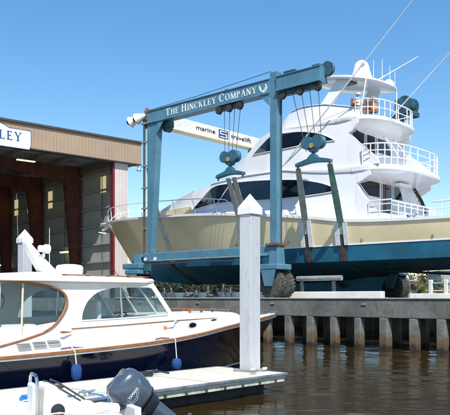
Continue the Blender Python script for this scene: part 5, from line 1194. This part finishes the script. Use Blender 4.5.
m2 = MB(); m2.tube([(-3.12, .12, 1.0), (-3.0, .18, .95), (-2.55, .22, .66)], .014, 8); m2.tube([(-3.0, .24, 1.0), (-2.85, .3, .93), (-2.45, .34, .66)], .014, 8); m2.tube([(-2.95, .18, .90), (-2.8, .30, .88)], .03, 8); part('grab_rail', m2, M['darkgrey'], tn, smooth=True)
part('cushion', MB().box(-2.48, -2.15, -.5, .5, .36, .52), M['seat'], tn, bevel=.06)
part('throttle_knob', MB().ball((-3.02, -.35, .58), .042, 10), M['rust'], tn, smooth=True)
m2 = MB(); m2.tube([(-2.75, -.3, .56), (-2.45, -.42, .62), (-2.2, -.38, .58)], .10, 12); part('rolled_cover', m2, M['cover'], tn, smooth=True)

ob = thing('outboard_engine', 'slate grey outboard engine tilted up on the stern of the inflatable tender', 'outboard engine', TN, (-1.6, 0, .4))
def tilt(x, y, z):      # local engine coordinates: x aft, z up; tilted so the cowl leans forward
    a = R(-50); c_, s_ = math.cos(a), math.sin(a); return (-1.55 + x * c_ + z * s_, y, .52 + (-x * s_ + z * c_))
def ering(cx, cz, lx, ly, e=2.8, n=28, sk=0):
    P_ = []
    for k in range(n):
        a = 2 * math.pi * k / n; c_, s_ = math.cos(a), math.sin(a)
        P_.append(tilt(cx + lx * math.copysign(abs(c_) ** (2 / e), c_), ly * math.copysign(abs(s_) ** (2 / e), s_), cz + sk * c_))
    return P_
cw_ = part('cowl', MB().loft([ering(.0, .12, .20, .15), ering(.0, .15, .25, .19), ering(.01, .30, .29, .215), ering(.015, .45, .30, .22), ering(.015, .56, .29, .21), ering(.02, .64, .26, .185, sk=-.02), ering(.02, .69, .19, .13, sk=-.03), ering(.02, .705, .05, .04)]), M['outboard'], ob, smooth=True)
part('cowl_seam', MB().loft([ering(.0, .155, .258, .198), ering(.0, .18, .27, .205)]), M['outboard2'], cw_, smooth=True)
m2 = MB()
for z0_, xo in ((.36, .0), (.33, .02)):
    m2.tube([tilt(-.24, -.185, z0_), tilt(-.05, -.222, z0_ - .02), tilt(.2, -.2, z0_ + .12)], .006, 5)
part('cowl_stripe', m2, M['chrome'], cw_)
me_ = fonttext('YAMAHA', .065); m2 = MB(); P0 = []
wv = max(v.co.x for v in me_.vertices)
m2.add([tilt(-.12 + (v.co.x / wv) * .21, -.2225 - v.co.z * .5, .40 + v.co.y) for v in me_.vertices], [tuple(p.vertices) for p in me_.polygons]); part('lettering', m2, M['text_white'], cw_)
part('cowl_top_vent', MB().loft([ering(.14, .60, .10, .12), ering(.14, .70, .07, .09)]), M['outboard'], cw_, smooth=True)
part('lower_pan', MB().loft([ering(.02, -.06, .16, .10), ering(.01, .0, .20, .14), ering(.0, .118, .22, .165)]), M['outboard2'], ob, smooth=True)
part('midsection', MB().loft([ering(.06, -.62, .12, .05, 2), ering(.05, -.4, .13, .065, 2), ering(.04, -.2, .14, .08, 2), ering(.03, -.062, .15, .09, 2)]), M['outboard'], ob, smooth=True)
m2 = MB(); m2.slab([tilt(-.14, -.11, -.64), tilt(.34, -.03, -.64), tilt(.34, .03, -.64), tilt(-.14, .11, -.64)], Vector(tilt(0, 0, .025)) - Vector(tilt(0, 0, 0))); part('cavitation_plate', m2, M['outboard'], ob)
part('gearcase', MB().loft([[tilt(x, r * math.cos(a), -.86 + r * math.sin(a)) for a in [2 * math.pi * k / 14 for k in range(14)]] for x, r in ((-.22, .01), (-.14, .05), (0, .07), (.16, .06), (.2, .05))]), M['outboard'], ob, smooth=True)
m2 = MB(); m2.hexa([tilt(-.08, -.02, -.82), tilt(.12, -.02, -.82), tilt(.12, .02, -.82), tilt(-.08, .02, -.82)], [tilt(-.08, -.04, -.6), tilt(.16, -.04, -.6), tilt(.16, .04, -.6), tilt(-.08, .04, -.6)]); part('strut', m2, M['outboard'], ob)
m2 = MB()
for k in range(3):
    a = k * 2.094; c_, s_ = math.cos(a), math.sin(a)
    m2.slab([tilt(.22 + x, r * c_ - w * s_, -.86 + r * s_ + w * c_) for x, r, w in ((-.03, .04, -.03), (-.03, .13, -.08), (.0, .17, .0), (.03, .13, .07), (.03, .04, .03))], (.006, 0, 0))
part('propeller', m2, M['outboard2'], ob)
m2 = MB()
for y in (-.12, .12): m2.hexa([(-1.93, y - .02, .35), (-1.72, y - .02, .35), (-1.72, y + .02, .35), (-1.93, y + .02, .35)], [(-1.93, y - .02, .66), (-1.55, y - .02, .66), (-1.55, y + .02, .66), (-1.93, y + .02, .66)])
part('clamp_bracket', m2, M['outboard2'], ob)
m2 = MB(); m2.tube([(-2.1, -.1, .5), (-1.95, -.18, .62), (-1.78, -.16, .60)], .02, 8); m2.tube([(-2.15, .02, .48), (-1.98, -.05, .66), (-1.80, -.02, .62)], .016, 8); part('hoses', m2, M['outboard2'], ob, smooth=True)
